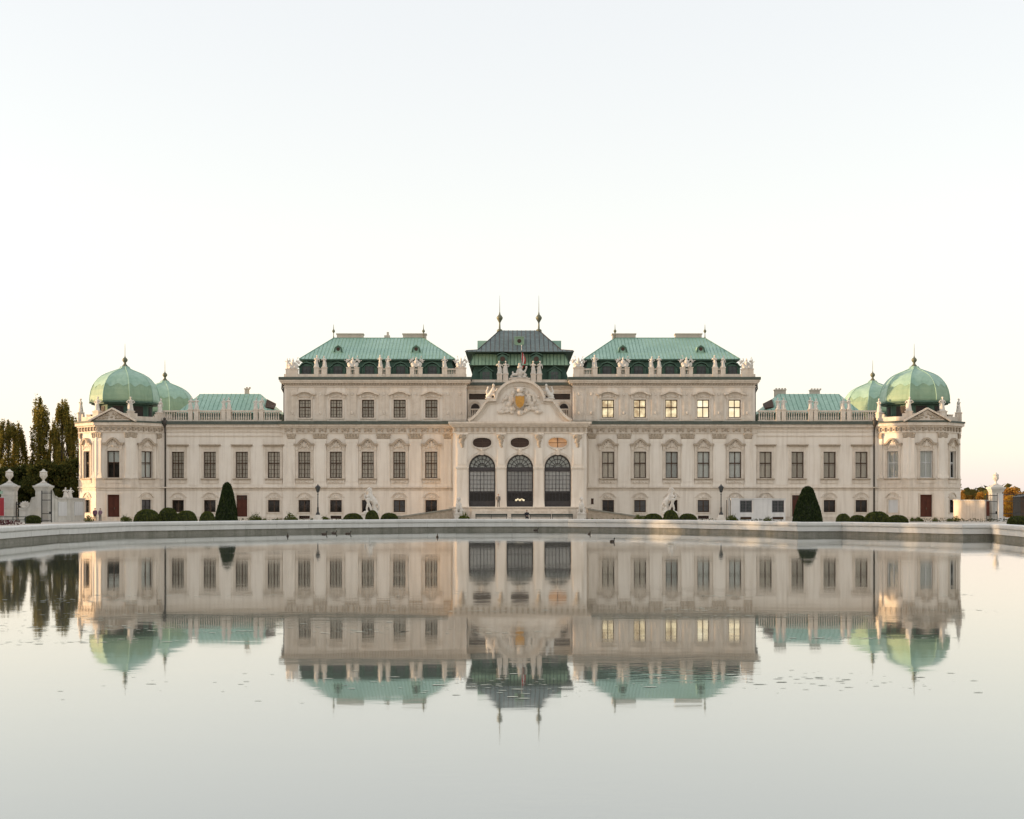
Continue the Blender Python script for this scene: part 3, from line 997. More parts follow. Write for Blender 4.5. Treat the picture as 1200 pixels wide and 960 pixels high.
    cornice(k_, a, b_, -0.25, 6, [(Z_ENT, Z_ENT + 0.12, 0.14), (Z_ENT + 0.12, Z_ENT + 0.75, 0.05), (Z_ENT + 0.75, Z_ENT + 0.95, 0.22), (Z_ENT + 0.95, Z_GUT - 0.003, 0.44)])
    co = k_.build('cornice', 'ornament', PAL)
    br = MB()
    x = a + 0.4
    i = 0
    while x < b_ - 0.2:
        br.box(x - 0.11, x + 0.11, -0.5, -0.29, Z_ENT + 0.2, Z_ENT + 0.74)
        br.blob((x, -0.5, Z_ENT + 0.36), (0.11, 0.08, 0.12), 6, 5)
        if i % 2 == 0:
            br.blob((x + 0.39, -0.31, Z_ENT + 0.44), (0.18, 0.06, 0.18), 8, 5)
        x += 0.78
        i += 1
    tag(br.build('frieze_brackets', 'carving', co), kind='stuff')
    k_ = MB(); cornice(k_, a, b_, -0.25, 6, [(Z_GUT, Z_COR, 0.62)])
    k_.build('gutter', 'gutter', PAL)
    for i, x in enumerate(mx):
        if s < 0:
            inst([('window', win1_frame_fine), ('pane', pane1), ('surround', sur_grand), ('sill', sill1), ('blind', blind1), ('carving', cart_me), ('carving', apron_me)], PAL, (x, -0.25, 0))
            inst([('window', win2_fine), ('pane', pane2), ('surround', sur2), ('blind', blind2), ('carving', rel2)], PAL, (x, 0.15, 0))
        else:
            inst([('window', win1_frame_plain), ('pane', pane1), ('surround', sur_grand), ('sill', sill1), ('blind', blind1c if i in (0, 1, 2) else blind1), ('carving', cart_me), ('carving', apron_me)], PAL, (x, -0.25, 0))
            # main_x runs from the outer end inwards
            inst([('window', win2_plain), ('pane', pane2), ('surround', sur2), ('room', lit2['lit_bright' if i in (0, 1) else 'lit_cream']), ('carving', rel2)], PAL, (x, 0.15, 0))
        kind = {(-1, 2): 'room', (-1, 3): 'shutter', (-1, 0): 'curtain'}.get((s, i), 'room' if s > 0 or i == 4 else 'curtain')
        if s > 0 and i in (1, 3):
            kind = 'shutter'
        inst(gwin(kind), PAL, (x, -0.25, 0))
        inst([('cellar_window', cell), ('grille', cellg)], PAL, (x, -0.25, 0))
    for i in range(4):
        inst(pil_main, PAL, ((mx[i] + mx[i + 1]) / 2, 0, 0))
    inst(pil_slim, PAL, (s * (MBX0 - 1.15), 0, 0))
    inst(pil_slim, PAL, (s * 9.95, 0, 0))
    # attic storey
    hol = [(x - W / 2, x + W / 2, Z_W2, Z_W2T) for x in mx]
    a2, b2 = sorted((s * (MBX0 - 0.1), s * (MBX1 + 0.1)))
    w_ = MB()
    wall(w_, a2, b2, Z_COR - 0.3, Z_GUT2, 0.15, hol, 0.45)
    shell(w_, a2, b2, 0.15, 18, Z_COR - 0.3, Z_GUT2)
    w_.build('attic_wall', 'plaster', PAL)
    for i in range(4):
        obj('attic_pilaster', att_me, PAL, ((mx[i] + mx[i + 1]) / 2, 0, 0))
    for x in (s * (MBX0 - 1.2), s * 9.9, s * 8.2):
        obj('attic_pilaster', att_me, PAL, (x, 0, 0))
    k_ = MB()
    cornice(k_, a2, b2, 0.15, 6, [(18.35, 18.48, 0.12), (18.72, 18.9, 0.16), (18.9, 19.1, 0.45), (19.1, Z_GUT2 - 0.003, 0.58)])
    co = k_.build('cornice', 'ornament', PAL)
    br = MB()
    x = a2
    while x < b2:
        br.box(x - 0.09, x + 0.09, -0.2, 0.1, 18.66, 18.895)
        x += 0.36
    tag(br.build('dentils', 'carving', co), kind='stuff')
    k_ = MB(); cornice(k_, a2, b2, 0.15, 6, [(Z_GUT2, Z_TOP2, 0.68)])
    k_.build('gutter', 'gutter', PAL)

    # parapet of the attic
    par = MB()
    par.box(a2, b2, -0.05, 0.35, Z_TOP2, 20.15)
    par.box(a2, a2 + 0.4, 0.35, 14, Z_TOP2, 20.15) if s < 0 else par.box(b2 - 0.4, b2, 0.35, 14, Z_TOP2, 20.15)
    po = par.build('parapet', 'ornament', PAL)
    for px0, px1 in ((368, 373.5), (377, 383), (406, 411), (415.5, 420.5), (443, 448), (452, 457.5), (480.5, 485.5), (490, 495), (518, 524)):
        xa, xb = sorted((s * abs(LX(px0)), s * abs(LX(px1))))
        MB().box(xa, xb, -0.12, 0.5, Z_TOP2 + 0.003, 20.98).box(xa - 0.05, xb + 0.05, -0.18, 0.56, 20.98, 21.1).build('pedestal', 'ornament', po)
    for px0, px1 in ((373.5, 377), (411, 415.5), (448, 452), (485.5, 490), (524, 534)):
        xa, xb = sorted((s * abs(LX(px0)), s * abs(LX(px1))))
        MB().box(xa, xb, 0.0, 0.36, 20.75, 20.92).build('rail', 'ornament', po)
        bs = MB()
        k = max(2, int((xb - xa) / 0.22))
        for j in range(k):
            bs.lathe(xa + (xb - xa) * (j + 0.5) / k, 0.18, [(0.05, 20.14), (0.08, 20.3), (0.045, 20.55), (0.06, 20.76)], 6)
        tag(bs.build('balusters', 'ornament', po), kind='stuff')
    for px0, px1, zt in ((335, 349, 20.75), (534, 546, 20.95)):
        xa, xb = sorted((s * abs(LX(px0)), s * abs(LX(px1))))
        MB().box(xa, xb, -0.12, 0.6, Z_TOP2 + 0.003, zt).box(xa - 0.06, xb + 0.06, -0.18, 0.66, zt, zt + 0.12).build('pedestal', 'ornament', po)

    # mansard roof of the block
    y0, y1 = 3.0, 19.0
    ex0, ex1, ez = 30.85, 9.05, 22.55
    rx0, rx1, rz = 27.05, 13.95, 26.4
    r_ = MB()
    E = [(s * ex0, y0, ez), (s * ex1, y0, ez), (s * ex1, y1, ez), (s * ex0, y1, ez)]
    T = [(s * rx0, 11, rz), (s * rx1, 11, rz)]
    for f in ((E[0], E[1], T[1], T[0]), (E[1], E[2], T[1]), (E[2], E[3], T[0], T[1]), (E[3], E[0], T[0])):
        r_.face(f if s < 0 else f[::-1])
    r_.cur = 1
    xa, xb = sorted((s * ex0, s * ex1))
    r_.box(xa, xb, y0 + 0.01, y1 - 0.01, ez - 0.2, ez - 0.006)
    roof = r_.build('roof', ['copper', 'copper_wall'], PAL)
    sm = MB()
    k = 44
    for q in range(k):
        x = s * (ex0 + (ex1 - ex0) * (q + 0.5) / k)
        t = 1.0
        if abs(x) > rx0: t = (ex0 - abs(x)) / (ex0 - rx0)
        if abs(x) < rx1: t = (abs(x) - ex1) / (rx1 - ex1)
        sm.tube([(x, y0, ez + 0.02), (x + random.uniform(-.02, .02), y0 + 8 * t, ez + 0.02 + (rz - ez) * t)], 0.04, 4)
    for q in range(26):
        y = y0 + 16 * (q + 0.5) / 26
        t = 1 - abs(y - 11) / 8
        sm.tube([(s * ex0, y, ez + 0.02), (s * (ex0 + (rx0 - ex0) * t), y, ez + 0.02 + (rz - ez) * t)], 0.04, 4)
        sm.tube([(s * ex1, y, ez + 0.02), (s * (ex1 + (rx1 - ex1) * t), y, ez + 0.02 + (rz - ez) * t)], 0.04, 4)
    for p, q in ((E[0], T[0]), (E[1], T[1]), (T[0], T[1])):
        sm.tube([p, q], 0.08, 6)
    tag(sm.build('standing_seams', 'copper_seam', roof), kind='stuff')
    lw = MB()
    xa, xb = sorted((s * (ex0 - 0.5), s * (ex1 + 0.5)))
    lw.frustum((xa + xb) / 2, 11, Z_TOP2 - 0.2, ez - 0.19, xb - xa + 0.6, 15.6, xb - xa, 14.8)
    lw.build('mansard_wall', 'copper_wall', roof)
    # dormers
    dm = MB()
    dm.prism([(-0.85, 19.85), (0.85, 19.85), (0.85, 21.3), (0.6, 21.62), (0, 21.8), (-0.6, 21.62), (-0.85, 21.3)], 2.0, 4.2)
    dm.band([(1.2, 21.25), (0.9, 21.35), (0.62, 21.72), (0, 21.92), (-0.62, 21.72), (-0.9, 21.35), (-1.2, 21.25)], -0.16, 1.8, 4.0)
    dm.box(-1.05, -0.85, 1.9, 2.3, 19.85, 21.25).box(0.85, 1.05, 1.9, 2.3, 19.85, 21.25)
    dm.cur = 1
    dm.box(-0.55, 0.55, 1.96, 2.0, 20.0, 21.35)
    dm.cur = 2
    dm.box(-0.6, -0.5, 1.92, 1.98, 19.95, 21.4).box(0.5, 0.6, 1.92, 1.98, 19.95, 21.4).box(-0.03, 0.03, 1.93, 1.98, 20.0, 21.35).box(-0.5, 0.5, 1.93, 1.98, 20.72, 20.79).box(-0.5, 0.5, 1.93, 1.98, 21.32, 21.4)
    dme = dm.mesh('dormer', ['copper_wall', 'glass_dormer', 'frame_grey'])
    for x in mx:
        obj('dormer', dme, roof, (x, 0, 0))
    # bull's-eye dormers on the upper slope
    for px in (397, 488):
        x = s * abs(LX(px, 6))
        o_ = MB()
        yy, zz = 5.6, ez + (rz - ez) * 0.34
        o_.prism([(x - 0.75, zz - 0.25), (x + 0.75, zz - 0.25), (x + 0.5, zz + 0.65), (x, zz + 0.95), (x - 0.5, zz + 0.65)], yy - 0.35, yy + 1.8)
        o_.box(x - 0.85, x + 0.85, yy - 0.45, yy, zz - 0.32, zz - 0.2)
        o_.cur = 2
        o_.band([(x + 0.62, zz - 0.1), (x + 0.5, zz + 0.5), (x, zz + 0.86), (x - 0.5, zz + 0.5), (x - 0.62, zz - 0.1)], 0.2, yy - 0.42, yy - 0.3)
        o_.cur = 1
        o_.prism([(x + 0.27 * math.cos(a), zz + 0.32 + 0.27 * math.sin(a)) for a in [2 * PI * k / 12 for k in range(12)]], yy - 0.38, yy - 0.3)
        o_.build('round_dormer', ['copper_teal', 'glass_dark', 'copper_wall'], roof)
    for px0, px1 in ((394.5, 425), (472, 499)):
        xa, xb = sorted((s * abs(LX(px0, 11)), s * abs(LX(px1, 11))))
        MB().box(xa, xb, 11.2, 12.6, rz - 0.9, rz + 0.55).box(xa - 0.1, xb + 0.1, 11.1, 12.7, rz + 0.55, rz + 0.72).build('chimney', 'chimney', roof)
    if s < 0:
        x = LX(453, 11)
        MB().cbox(x, 12, rz - 0.6, 0.8, 0.7, 1.1).cbox(x + 0.1, 12, rz + 0.5, 0.3, 0.3, 0.5).build('chimney', 'chimney', roof)
    for x in (s * rx0, s * rx1):
        MB().lathe(x, 11, [(0.14, rz - 0.1), (0.06, rz + 0.3), (0.05, rz + 0.7), (0.2, rz + 0.95), (0.22, rz + 1.05), (0.06, rz + 1.3), (0.02, rz + 2.0)], 8).build('finial', 'bronze', roof)
    # rainwater stack on the end wall
    x = s * (MBX0 + 0.12)
    MB().tube([(x, 1.6, Z_GUT2 - 0.1), (x + s * 0.15, 1.6, Z_GUT2 - 0.7), (x, 1.6, Z_GUT2 - 1.4), (x, 1.6, Z_COR + 0.2)], 0.13, 8).tube([(x + s * 0.45, 2.6, Z_GUT2 - 0.3), (x + s * 0.5, 2.6, Z_GUT2 - 1.0), (x + s * 0.1, 2.6, Z_GUT2 - 1.8), (x + s * 0.1, 2.6, Z_COR)], 0.1, 8).build('downpipe', 'pipe', PAL, True)

# ------------------------------------------------------------------ entrance pavilion (stands 5 m forward)
PY = -5.0
PH = 8.95
AR, AS, A0 = 1.78, 7.12, 1.88            # arch radius, springing, foot
AX = (-5.08, 0.0, 5.08)
OVZ, OVW, OVH = 10.48, 1.25, 0.66
w_ = MB()
holes = [(x - AR, x + AR, A0, AS + AR) for x in AX] + [(x - OVW, x + OVW, OVZ - OVH, OVZ + OVH) for x in AX]
wall(w_, -PH, PH, -0.05, 13.0, PY, holes, 0.0)
shell(w_, -PH, PH, PY, 2, -0.05, 13.0)


def arch_fill(mb, cx, pts, ztop, y, depth):
    """spandrel between a curve and the square opening above it, and the reveal along the curve"""
    for p, q in zip(pts, pts[1:]):
        mb.face([(cx + p[0], y, p[1]), (cx + q[0], y, q[1]), (cx + q[0], y, ztop), (cx + p[0], y, ztop)])
        mb.face([(cx + p[0], y, p[1]), (cx + p[0], y + depth, p[1]), (cx + q[0], y + depth, q[1]), (cx + q[0], y, q[1])])

arcp = [(-AR * math.cos(PI * k / 20), AS + AR * math.sin(PI * k / 20)) for k in range(21)]


def oval(t, gw=OVW, gh=OVH):
    # stadium with soft shoulders
    c, s_ = math.cos(t), math.sin(t)
    return (gw * math.copysign(abs(c) ** 0.8, c), OVZ + gh * math.copysign(abs(s_) ** 0.8, s_))
for x in AX:
    arch_fill(w_, x, arcp, AS + AR, PY, 0.6)
    w_.face([(x - AR, PY, A0), (x - AR, PY, AS), (x - AR, PY + 0.6, AS), (x - AR, PY + 0.6, A0)])
    w_.face([(x + AR, PY, AS), (x + AR, PY, A0), (x + AR, PY + 0.6, A0), (x + AR, PY + 0.6, AS)])
    w_.face([(x + AR, PY, A0), (x - AR, PY, A0), (x - AR, PY + 0.6, A0), (x + AR, PY + 0.6, A0)])
    up = [oval(PI - PI * k / 16) for k in range(17)]
    lo_ = [oval(PI + PI * k / 16) for k in range(17)]
    arch_fill(w_, x, up, OVZ + OVH, PY, 0.4)
    for p, q in zip(lo_, lo_[1:]):
        w_.face([(x + p[0], PY, p[1]), (x + p[0], PY, OVZ - OVH), (x + q[0], PY, OVZ - OVH), (x + q[0], PY, q[1])])
        w_.face([(x + p[0], PY, p[1]), (x + q[0], PY, q[1]), (x + q[0], PY + 0.4, q[1]), (x + p[0], PY + 0.4, p[1])])
w_.build('pavilion_wall', 'plaster', PAL)

for ix, x in enumerate(AX):
    f = MB()
    y = PY + 0.36
    # fanlight
    for rr, t in ((AR - 0.06, 0.14), (1.18, 0.07), (0.62, 0.07)):
        pts = [(-rr * math.cos(PI * k / 18), AS + rr * math.sin(PI * k / 18)) for k in range(19)]
        f.band(pts, -t, y, y + 0.1)
    for k in range(1, 8):
        a = PI * k / 8
        f.tube([(0.3 * math.cos(a), y + 0.05, AS + 0.3 * math.sin(a)), ((AR - 0.1) * math.cos(a), y + 0.05, AS + (AR - 0.1) * math.sin(a))], 0.035, 4)
    f.box(-AR, AR, y - 0.06, y + 0.14, AS - 0.5, AS + 0.06)
    f.box(-AR, -AR + 0.15, y, y + 0.12, A0, AS - 0.5).box(AR - 0.15, AR, y, y + 0.12, A0, AS - 0.5)
    for k in range(1, 7):
        xx = -AR + 0.15 + (2 * AR - 0.3) * k / 7
        t = 0.06 if k in (3, 4) else 0.03
        f.box(xx - t / 2, xx + t / 2, y + 0.02, y + 0.1, A0 + 0.75, AS - 0.5)
    for k in range(1, 7):
        zz = A0 + 0.75 + (AS - 0.5 - A0 - 0.75) * k / 7
        if k > 2:
            f.box(-AR + 0.15, AR - 0.15, y + 0.03, y + 0.09, zz - 0.02, zz + 0.02)
    zt = A0 + 0.75 + (AS - 1.25 - A0) * 2 / 7
    f.box(-AR + 0.15, AR - 0.15, y - 0.02, y + 0.1, zt - 0.05, zt + 0.05)
    fo = f.build('arched_window', 'frame_grey', PAL, loc=(x, 0, 0))
    MB().box(-AR + 0.15, AR - 0.15, y - 0.005, y + 0.08, A0 + 0.0, A0 + 0.75).box(-AR + 0.3, -0.15, y - 0.03, y, A0 + 0.12, A0 + 0.62).box(0.15, AR - 0.3, y - 0.03, y, A0 + 0.12, A0 + 0.62).build('lower_panel', 'frame_grey', fo)
    pn = [(AR * math.cos(PI * k / 16), AS + AR * math.sin(PI * k / 16)) for k in range(17)]
    MB().prism([(-AR, A0)] + [(AR, A0)] + pn, y + 0.13, y + 0.145).build('pane', 'pane', fo)
    cu = MB()
    for k in range(14):
        xa, xb = -AR + 2 * AR * k / 14, -AR + 2 * AR * (k + 1) / 14
        ya, yb = y + 0.18 + 0.05 * (k % 2), y + 0.18 + 0.05 * ((k + 1) % 2)
        cu.face([(xa, ya, 3.95), (xb, yb, 3.95), (xb, yb, AS + 0.1), (xa, ya, AS + 0.1)])
    cu.build('curtain', 'curtain_arch', fo)
    MB().prism([(-AR - 0.1, AS)] + [(AR + 0.1, AS)] + [((AR + .1) * math.cos(PI * k / 16), AS + (AR + .1) * math.sin(PI * k / 16)) for k in range(17)], y + 0.2, y + 0.21).build('upper_curtain', 'blind_cool', fo)
    rm = MB()
    rm.box(-AR - 0.2, AR + 0.2, y + 2.4, y + 2.45, A0 - 0.3, 9.2)
    rm.build('room', 'dark_room', fo)
    if ix == 1:
        lm = MB()
        for k in range(5):
            lm.blob((-0.5 + 0.25 * k, y + 0.7, 2.75 + 0.12 * (k % 2)), 0.14, 8, 6)
        lm.build('lit_lamps', 'lit_bright', fo)
    ar = MB()
    ar.band([(-(AR + 0.02) * math.cos(PI * k / 20), AS + (AR + 0.02) * math.sin(PI * k / 20)) for k in range(21)], 0.3, PY - 0.12, PY + 0.02)
    ar.box(-AR - 0.3, -AR - 0.02, PY - 0.1, PY + 0.02, A0, AS).box(AR + 0.02, AR + 0.3, PY - 0.1, PY + 0.02, A0, AS)
    ar.box(-0.22, 0.22, PY - 0.26, PY, AS + AR - 0.1, AS + AR + 0.5)
    ar.build('archivolt', 'ornament', fo)
    # oval window
    om = MB()
    P = [oval(2 * PI * k / 32) for k in range(33)]
    Q = [oval(2 * PI * k / 32, OVW + 0.18, OVH + 0.16) for k in range(33)]
    for k in range(32):
        for ya, yb in ((PY - 0.1, PY + 0.02),):
            om.face([(P[k][0], ya, P[k][1]), (Q[k][0], ya, Q[k][1]), (Q[k + 1][0], ya, Q[k + 1][1]), (P[k + 1][0], ya, P[k + 1][1])])
            om.face([(Q[k][0], ya, Q[k][1]), (Q[k][0], yb, Q[k][1]), (Q[k + 1][0], yb, Q[k + 1][1]), (Q[k + 1][0], ya, Q[k + 1][1])])
    oo = om.build('oval_window', 'ornament', PAL, loc=(x, 0, 0))
    MB().prism(P[:-1], PY + 0.3, PY + 0.33).build('pane', 'lit_orange' if ix == 2 else 'glass_dark', oo)
    MB().box(-0.05, 0.05, PY + 0.24, PY + 0.29, OVZ - OVH, OVZ + OVH).box(-OVW, OVW, PY + 0.25, PY + 0.29, OVZ - 0.03, OVZ + 0.03).build('glazing_bar', 'frame_brown', oo)
    sw = relief([((0, PY - 0.1, OVZ - 0.95), (0.35, 0.14, 0.2)), ((-0.45, PY - 0.08, OVZ - 0.85), (0.25, 0.1, 0.14)), ((0.45, PY - 0.08, OVZ - 0.85), (0.25, 0.1, 0.14)), ((0, PY - 0.12, OVZ - 1.2), (0.2, 0.14, 0.2)), ((-0.9, PY - 0.06, OVZ - 0.65), (0.2, 0.08, 0.12)), ((0.9, PY - 0.06, OVZ - 0.65), (0.2, 0.08, 0.12))], 0.05)
    obj('carving', sw, oo)

# pilasters of the pavilion, with carved drops and flared feet
def pav_pil(w):
    b = MB()
    y = PY
    b.box(-w / 2, w / 2, y - 0.2, y + 0.02, AS + 0.1, 11.75)
    b.frustum(0, y - 0.1, 1.7, 3.1, w + 0.5, 0.62, w + 0.12, 0.4)
    b.box(-w / 2 - 0.05, w / 2 + 0.05, y - 0.3, y + 0.02, 3.1, AS - 0.2)
    b.box(-w / 2 - 0.12, w / 2 + 0.12, y - 0.36, y + 0.02, AS - 0.2, AS - 0.06)
    b.box(-w / 2 - 0.2, w / 2 + 0.2, y - 0.44, y + 0.02, AS - 0.06, AS + 0.1)
    b.box(-w / 2 + 0.12, w / 2 - 0.12, y - 0.26, y - 0.18, AS + 0.4, 9.8)
    b.box(-w / 2 - 0.1, w / 2 + 0.1, y - 0.32, y + 0.02, 11.55, 11.745)
    pts = []
    for k in range(9):
        t = k / 8
        pts.append(((random.uniform(-0.12, 0.12), y - 0.27, 11.45 - 1.5 * t), (w * 0.36 * (1 - 0.65 * t) + random.uniform(0, 0.06), 0.13, 0.17)))
    pts += [((-w * 0.3, y - 0.28, 11.2), (0.2, 0.12, 0.22)), ((w * 0.3, y - 0.28, 11.2), (0.2, 0.12, 0.22))]
    return [('pilaster', b.mesh('pilaster', 'plaster')), ('capital', relief(pts, 0.05, 'capital', 'carving'))]
pp = pav_pil(1.15)
for x in (-2.54, 2.54):
    inst(pp, PAL, (x, 0, 0))
pp = pav_pil(1.4)
for x in (-7.75, 7.75):
    inst(pp, PAL, (x, 0, 0))

k_ = MB()
cornice(k_, -PH, PH, PY, 1.5, [(11.75, 11.88, 0.14), (11.88, 12.55, 0.06), (12.55, 12.75, 0.24), (12.75, 13.0, 0.46), (13.0, 13.28, 0.66)])
co = k_.build('cornice', 'ornament', PAL)
br = MB()
for i in range(24):
    x = -PH + 0.3 + (2 * PH - 0.6) * i / 23
    br.box(x - 0.16, x + 0.16, PY - 0.2, PY - 0.05, 12.0, 12.5)
tag(br.build('frieze_blocks', 'carving', co), kind='stuff')

# curved gable
half = [(6.85, 13.29), (6.3, 13.6), (5.7, 14.15), (5.15, 14.85), (4.7, 15.55), (4.35, 15.98), (3.15, 16.05), (3.12, 16.4), (2.85, 17.15), (2.35, 17.8), (1.7, 18.3), (0.9, 18.58), (0, 18.66)]
outl = half + [(-x, z) for x, z in half[-2::-1]]
gb = MB()
gb.prism([(-6.85, 13.285)] + [(6.85, 13.285)] + outl[1:-1], PY + 0.1, PY + 1.1)
gable = gb.build('gable', 'plaster', PAL)
MB().band(outl, -0.34, PY - 0.4, PY + 1.3).build('gable_coping', 'ornament', gable)
MB().band([(x * 0.93, 13.285 + (z - 13.285) * 0.93) for x, z in outl], 0.14, PY - 0.06, PY + 0.2).build('gable_moulding', 'ornament', gable)
random.seed(21)
arms = [((0, PY - 0.1, 16.1), (0.85, 0.35, 1.1)), ((0, PY - 0.15, 17.5), (0.55, 0.3, 0.35)), ((0, PY - 0.1, 17.85), (0.9, 0.2, 0.14)), ((0, PY - 0.1, 14.5), (0.5, 0.25, 0.4))]
for sg_ in (-1, 1):
    arms += [((sg_ * 1.15, PY - 0.1, 16.3), (0.4, 0.25, 0.65)), ((sg_ * 1.5, PY - 0.1, 15.6), (0.45, 0.25, 0.4)), ((sg_ * 1.0, PY - 0.1, 15.0), (0.5, 0.25, 0.35)),
             ((sg_ * 1.9, PY - 0.1, 15.0), (0.55, 0.2, 0.3)), ((sg_ * 2.5, PY - 0.1, 14.6), (0.6, 0.2, 0.28)), ((sg_ * 0.9, PY - 0.1, 17.2), (0.28, 0.2, 0.4)), ((sg_ * 1.8, PY - 0.05, 16.6), (0.2, 0.15, 0.45))]
    for _ in range(12):
        arms.append(((sg_ * random.uniform(0.6, 2.6), PY - 0.12, random.uniform(14.4, 16.9)), (random.uniform(0.1, 0.3), 0.2, random.uniform(0.1, 0.3))))
obj('coat_of_arms', relief(arms, 0.06, 'coat_of_arms', 'ornament'), gable)
sh = [(0, 15.1), (0.42, 15.4), (0.6, 15.95), (0.58, 16.75), (0.3, 16.62), (0, 16.7), (-0.3, 16.62), (-0.58, 16.75), (-0.6, 15.95), (-0.42, 15.4)]
shb = MB().prism(sh, PY - 0.62, PY - 0.3)
tag(shb.build('gilt_shield', 'gilt', gable), 'gilded shield in the middle of the gable')
MB().band([(x * 1.02, z) for x, z in sh + sh[:1]], -0.12, PY - 0.58, PY - 0.3).build('shield_rim', 'carving', gable)

# landing, steps and ramps
st = MB()
st.box(-9.4, 9.4, PY - 2.6, PY + 0.02, -0.05, 1.7)
st.box(-9.5, 9.5, PY - 2.7, PY - 0.02, 1.7, 1.84)
lo2 = st.build('landing', 'ornament', PAL)
for k in range(6):
    MB().box(-6.4, 6.4, PY - 2.7 - 0.35 * (6 - k), PY - 2.7 - 0.35 * (5 - k), -0.05, 0.26 * (k + 1)).build('step', 'ornament', lo2)
for s in (-1, 1):
    r_ = MB()
    poly = [(s * 8.9, -0.05), (s * 17.0, -0.05), (s * 17.0, 0.30), (s * 8.9, 1.46)]
    r_.prism(poly if s > 0 else poly[::-1], -8.6, -5.6)
    ro = r_.build('carriage_ramp', 'carving', PAL)
    c_ = MB()
    poly = [(s * 8.9, 1.46), (s * 17.0, 0.30), (s * 17.0, 0.48), (s * 8.9, 1.66)]
    c_.prism(poly if s > 0 else poly[::-1], -8.75, -8.3)
    c_.build('ramp_coping', 'rim_base', ro)

# ------------------------------------------------------------------ central upper hall behind the gable
CY = 3.0
k_ = MB()
wall(k_, -7.3, 7.3, 13.0, 19.0, CY, [(-7.1, 7.1, 16.85, 17.7)], 0.8)
shell(k_, -7.3, 7.3, CY, 18, 13.0, 19.0)
k_.build('hall_wall', 'plaster', PAL)
MB().box(-7.1, 7.1, CY + 0.75, CY + 0.8, 16.8, 17.75).build('clerestory_glazing', 'glass_dark', PAL)
k_ = MB()
for x in (-6.2, 6.2):
    P = [(x + 0.75 * math.cos(PI * k / 12), 15.6 + 0.85 * math.sin(PI * k / 12)) for k in range(13)]
    o_ = MB()
    o_.prism([(x - 0.62, 14.6), (x + 0.62, 14.6)] + [(x + 0.62 * math.cos(PI * k / 12), 15.6 + 0.7 * math.sin(PI * k / 12)) for k in range(13)], CY - 0.03, CY + 0.1)
    oo = o_.build('hall_window', 'dark_room', PAL)
    MB().band(P, -0.22, CY - 0.12, CY + 0.02).build('archivolt', 'ornament', oo)
    b2 = MB().box(x - 1.0, x + 1.0, CY - 1.2, CY - 0.9, 15.35, 15.5).box(x - 1.0, x + 1.0, CY - 1.2, CY - 0.9, 14.1, 14.3)
    bo = b2.build('balustrade', 'ornament', PAL)
    bs = MB()
    for k in range(8):
        bs.lathe(x - 0.85 + 0.24 * k, CY - 1.05, [(0.06, 14.29), (0.09, 14.6), (0.05, 15.0), (0.07, 15.36)], 6)
    tag(bs.build('balusters', 'ornament', bo), kind='stuff')
k_ = MB()
k_.box(-7.3, 7.3, CY - 1.4, CY + 0.01, 13.3, 14.1)
k_.build('balcony_floor', 'ornament', PAL)
k_ = MB()
for z0, z1, p in ((17.85, 18.0, 0.1), (18.35, 18.55, 0.25), (18.55, 18.8, 0.45)):
    k_.box(-7.2, 7.2, CY - p, CY + 0.01, z0, z1)
k_.build('cornice', 'ornament', PAL)
MB().box(-7.25, 7.25, CY - 0.75, CY + 0.4, 18.8, 19.2).build('gutter', 'gutter', PAL)
pb = MB().box(-7.2, 7.2, CY - 0.5, CY - 0.1, 19.2, 19.6)
for x in (-3.2, -2.15, 2.15, 3.2):
    pass
par_c = pb.build('parapet', 'ornament', PAL)
cped = [LX(p, CY - 0.3) for p in (585.5, 592.5, 625, 632)]
for x in cped:
    MB().box(x - 0.36, x + 0.36, CY - 0.65, CY + 0.05, 19.205, 20.3).box(x - 0.42, x + 0.42, CY - 0.7, CY + 0.1, 20.3, 20.42).build('pedestal', 'ornament', par_c)
MB().box(-1.5, 1.5, CY - 0.6, CY, 19.603, 19.85).build('pedestal', 'ornament', par_c)


def ringroof(loops, name, mats, seam=0.62, seam_mat='copper_dark', under=None):
    """roof lofted through rectangles (half width, y front, y back, z), with standing seams"""
    r_ = MB()
    for (a0, f0, b0, z0), (a1, f1, b1, z1) in zip(loops, loops[1:]):
        A = [(-a0, f0, z0), (a0, f0, z0), (a0, b0, z0), (-a0, b0, z0)]
        B = [(-a1, f1, z1), (a1, f1, z1), (a1, b1, z1), (-a1, b1, z1)]
        for k in range(4):
            r_.face([A[k], A[(k + 1) % 4], B[(k + 1) % 4], B[k]])
    a, f, b, z = loops[0]
    r_.face([(-a, f, z), (-a, b, z), (a, b, z), (a, f, z)])
    a, f, b, z = loops[-1]
    if b - f > 0.2:
        r_.face([(-a, f, z), (a, f, z), (a, b, z), (-a, b, z)])
    o_ = r_.build(name, mats, PAL)
    sm = MB()
    k = int(2 * loops[0][0] / seam)
    for q in range(k):
        x = -loops[0][0] + 2 * loops[0][0] * (q + 0.5) / k
        pts = []
        for (a0, f0, b0, z0), (a1, f1, b1, z1) in zip(loops, loops[1:]):
            if abs(x) <= a0:
                pts.append((x, f0 - 0.01, z0 + 0.02))
                if abs(x) > a1:
                    t = (a0 - abs(x)) / (a0 - a1)
                    pts.append((x, f0 + (f1 - f0) * t, z0 + (z1 - z0) * t + 0.02))
                    break
        else:
            pts.append((x, loops[-1][1], loops[-1][3] + 0.02))
        if len(pts) > 1:
            sm.tube(pts, 0.04, 4)
    for sg_ in (-1, 1):
        sm.tube([(sg_ * a_, f_, z_ + 0.02) for a_, f_, b_, z_ in loops], 0.07, 6)
    tag(sm.build('standing_seams', seam_mat, o_), kind='stuff')
    return o_

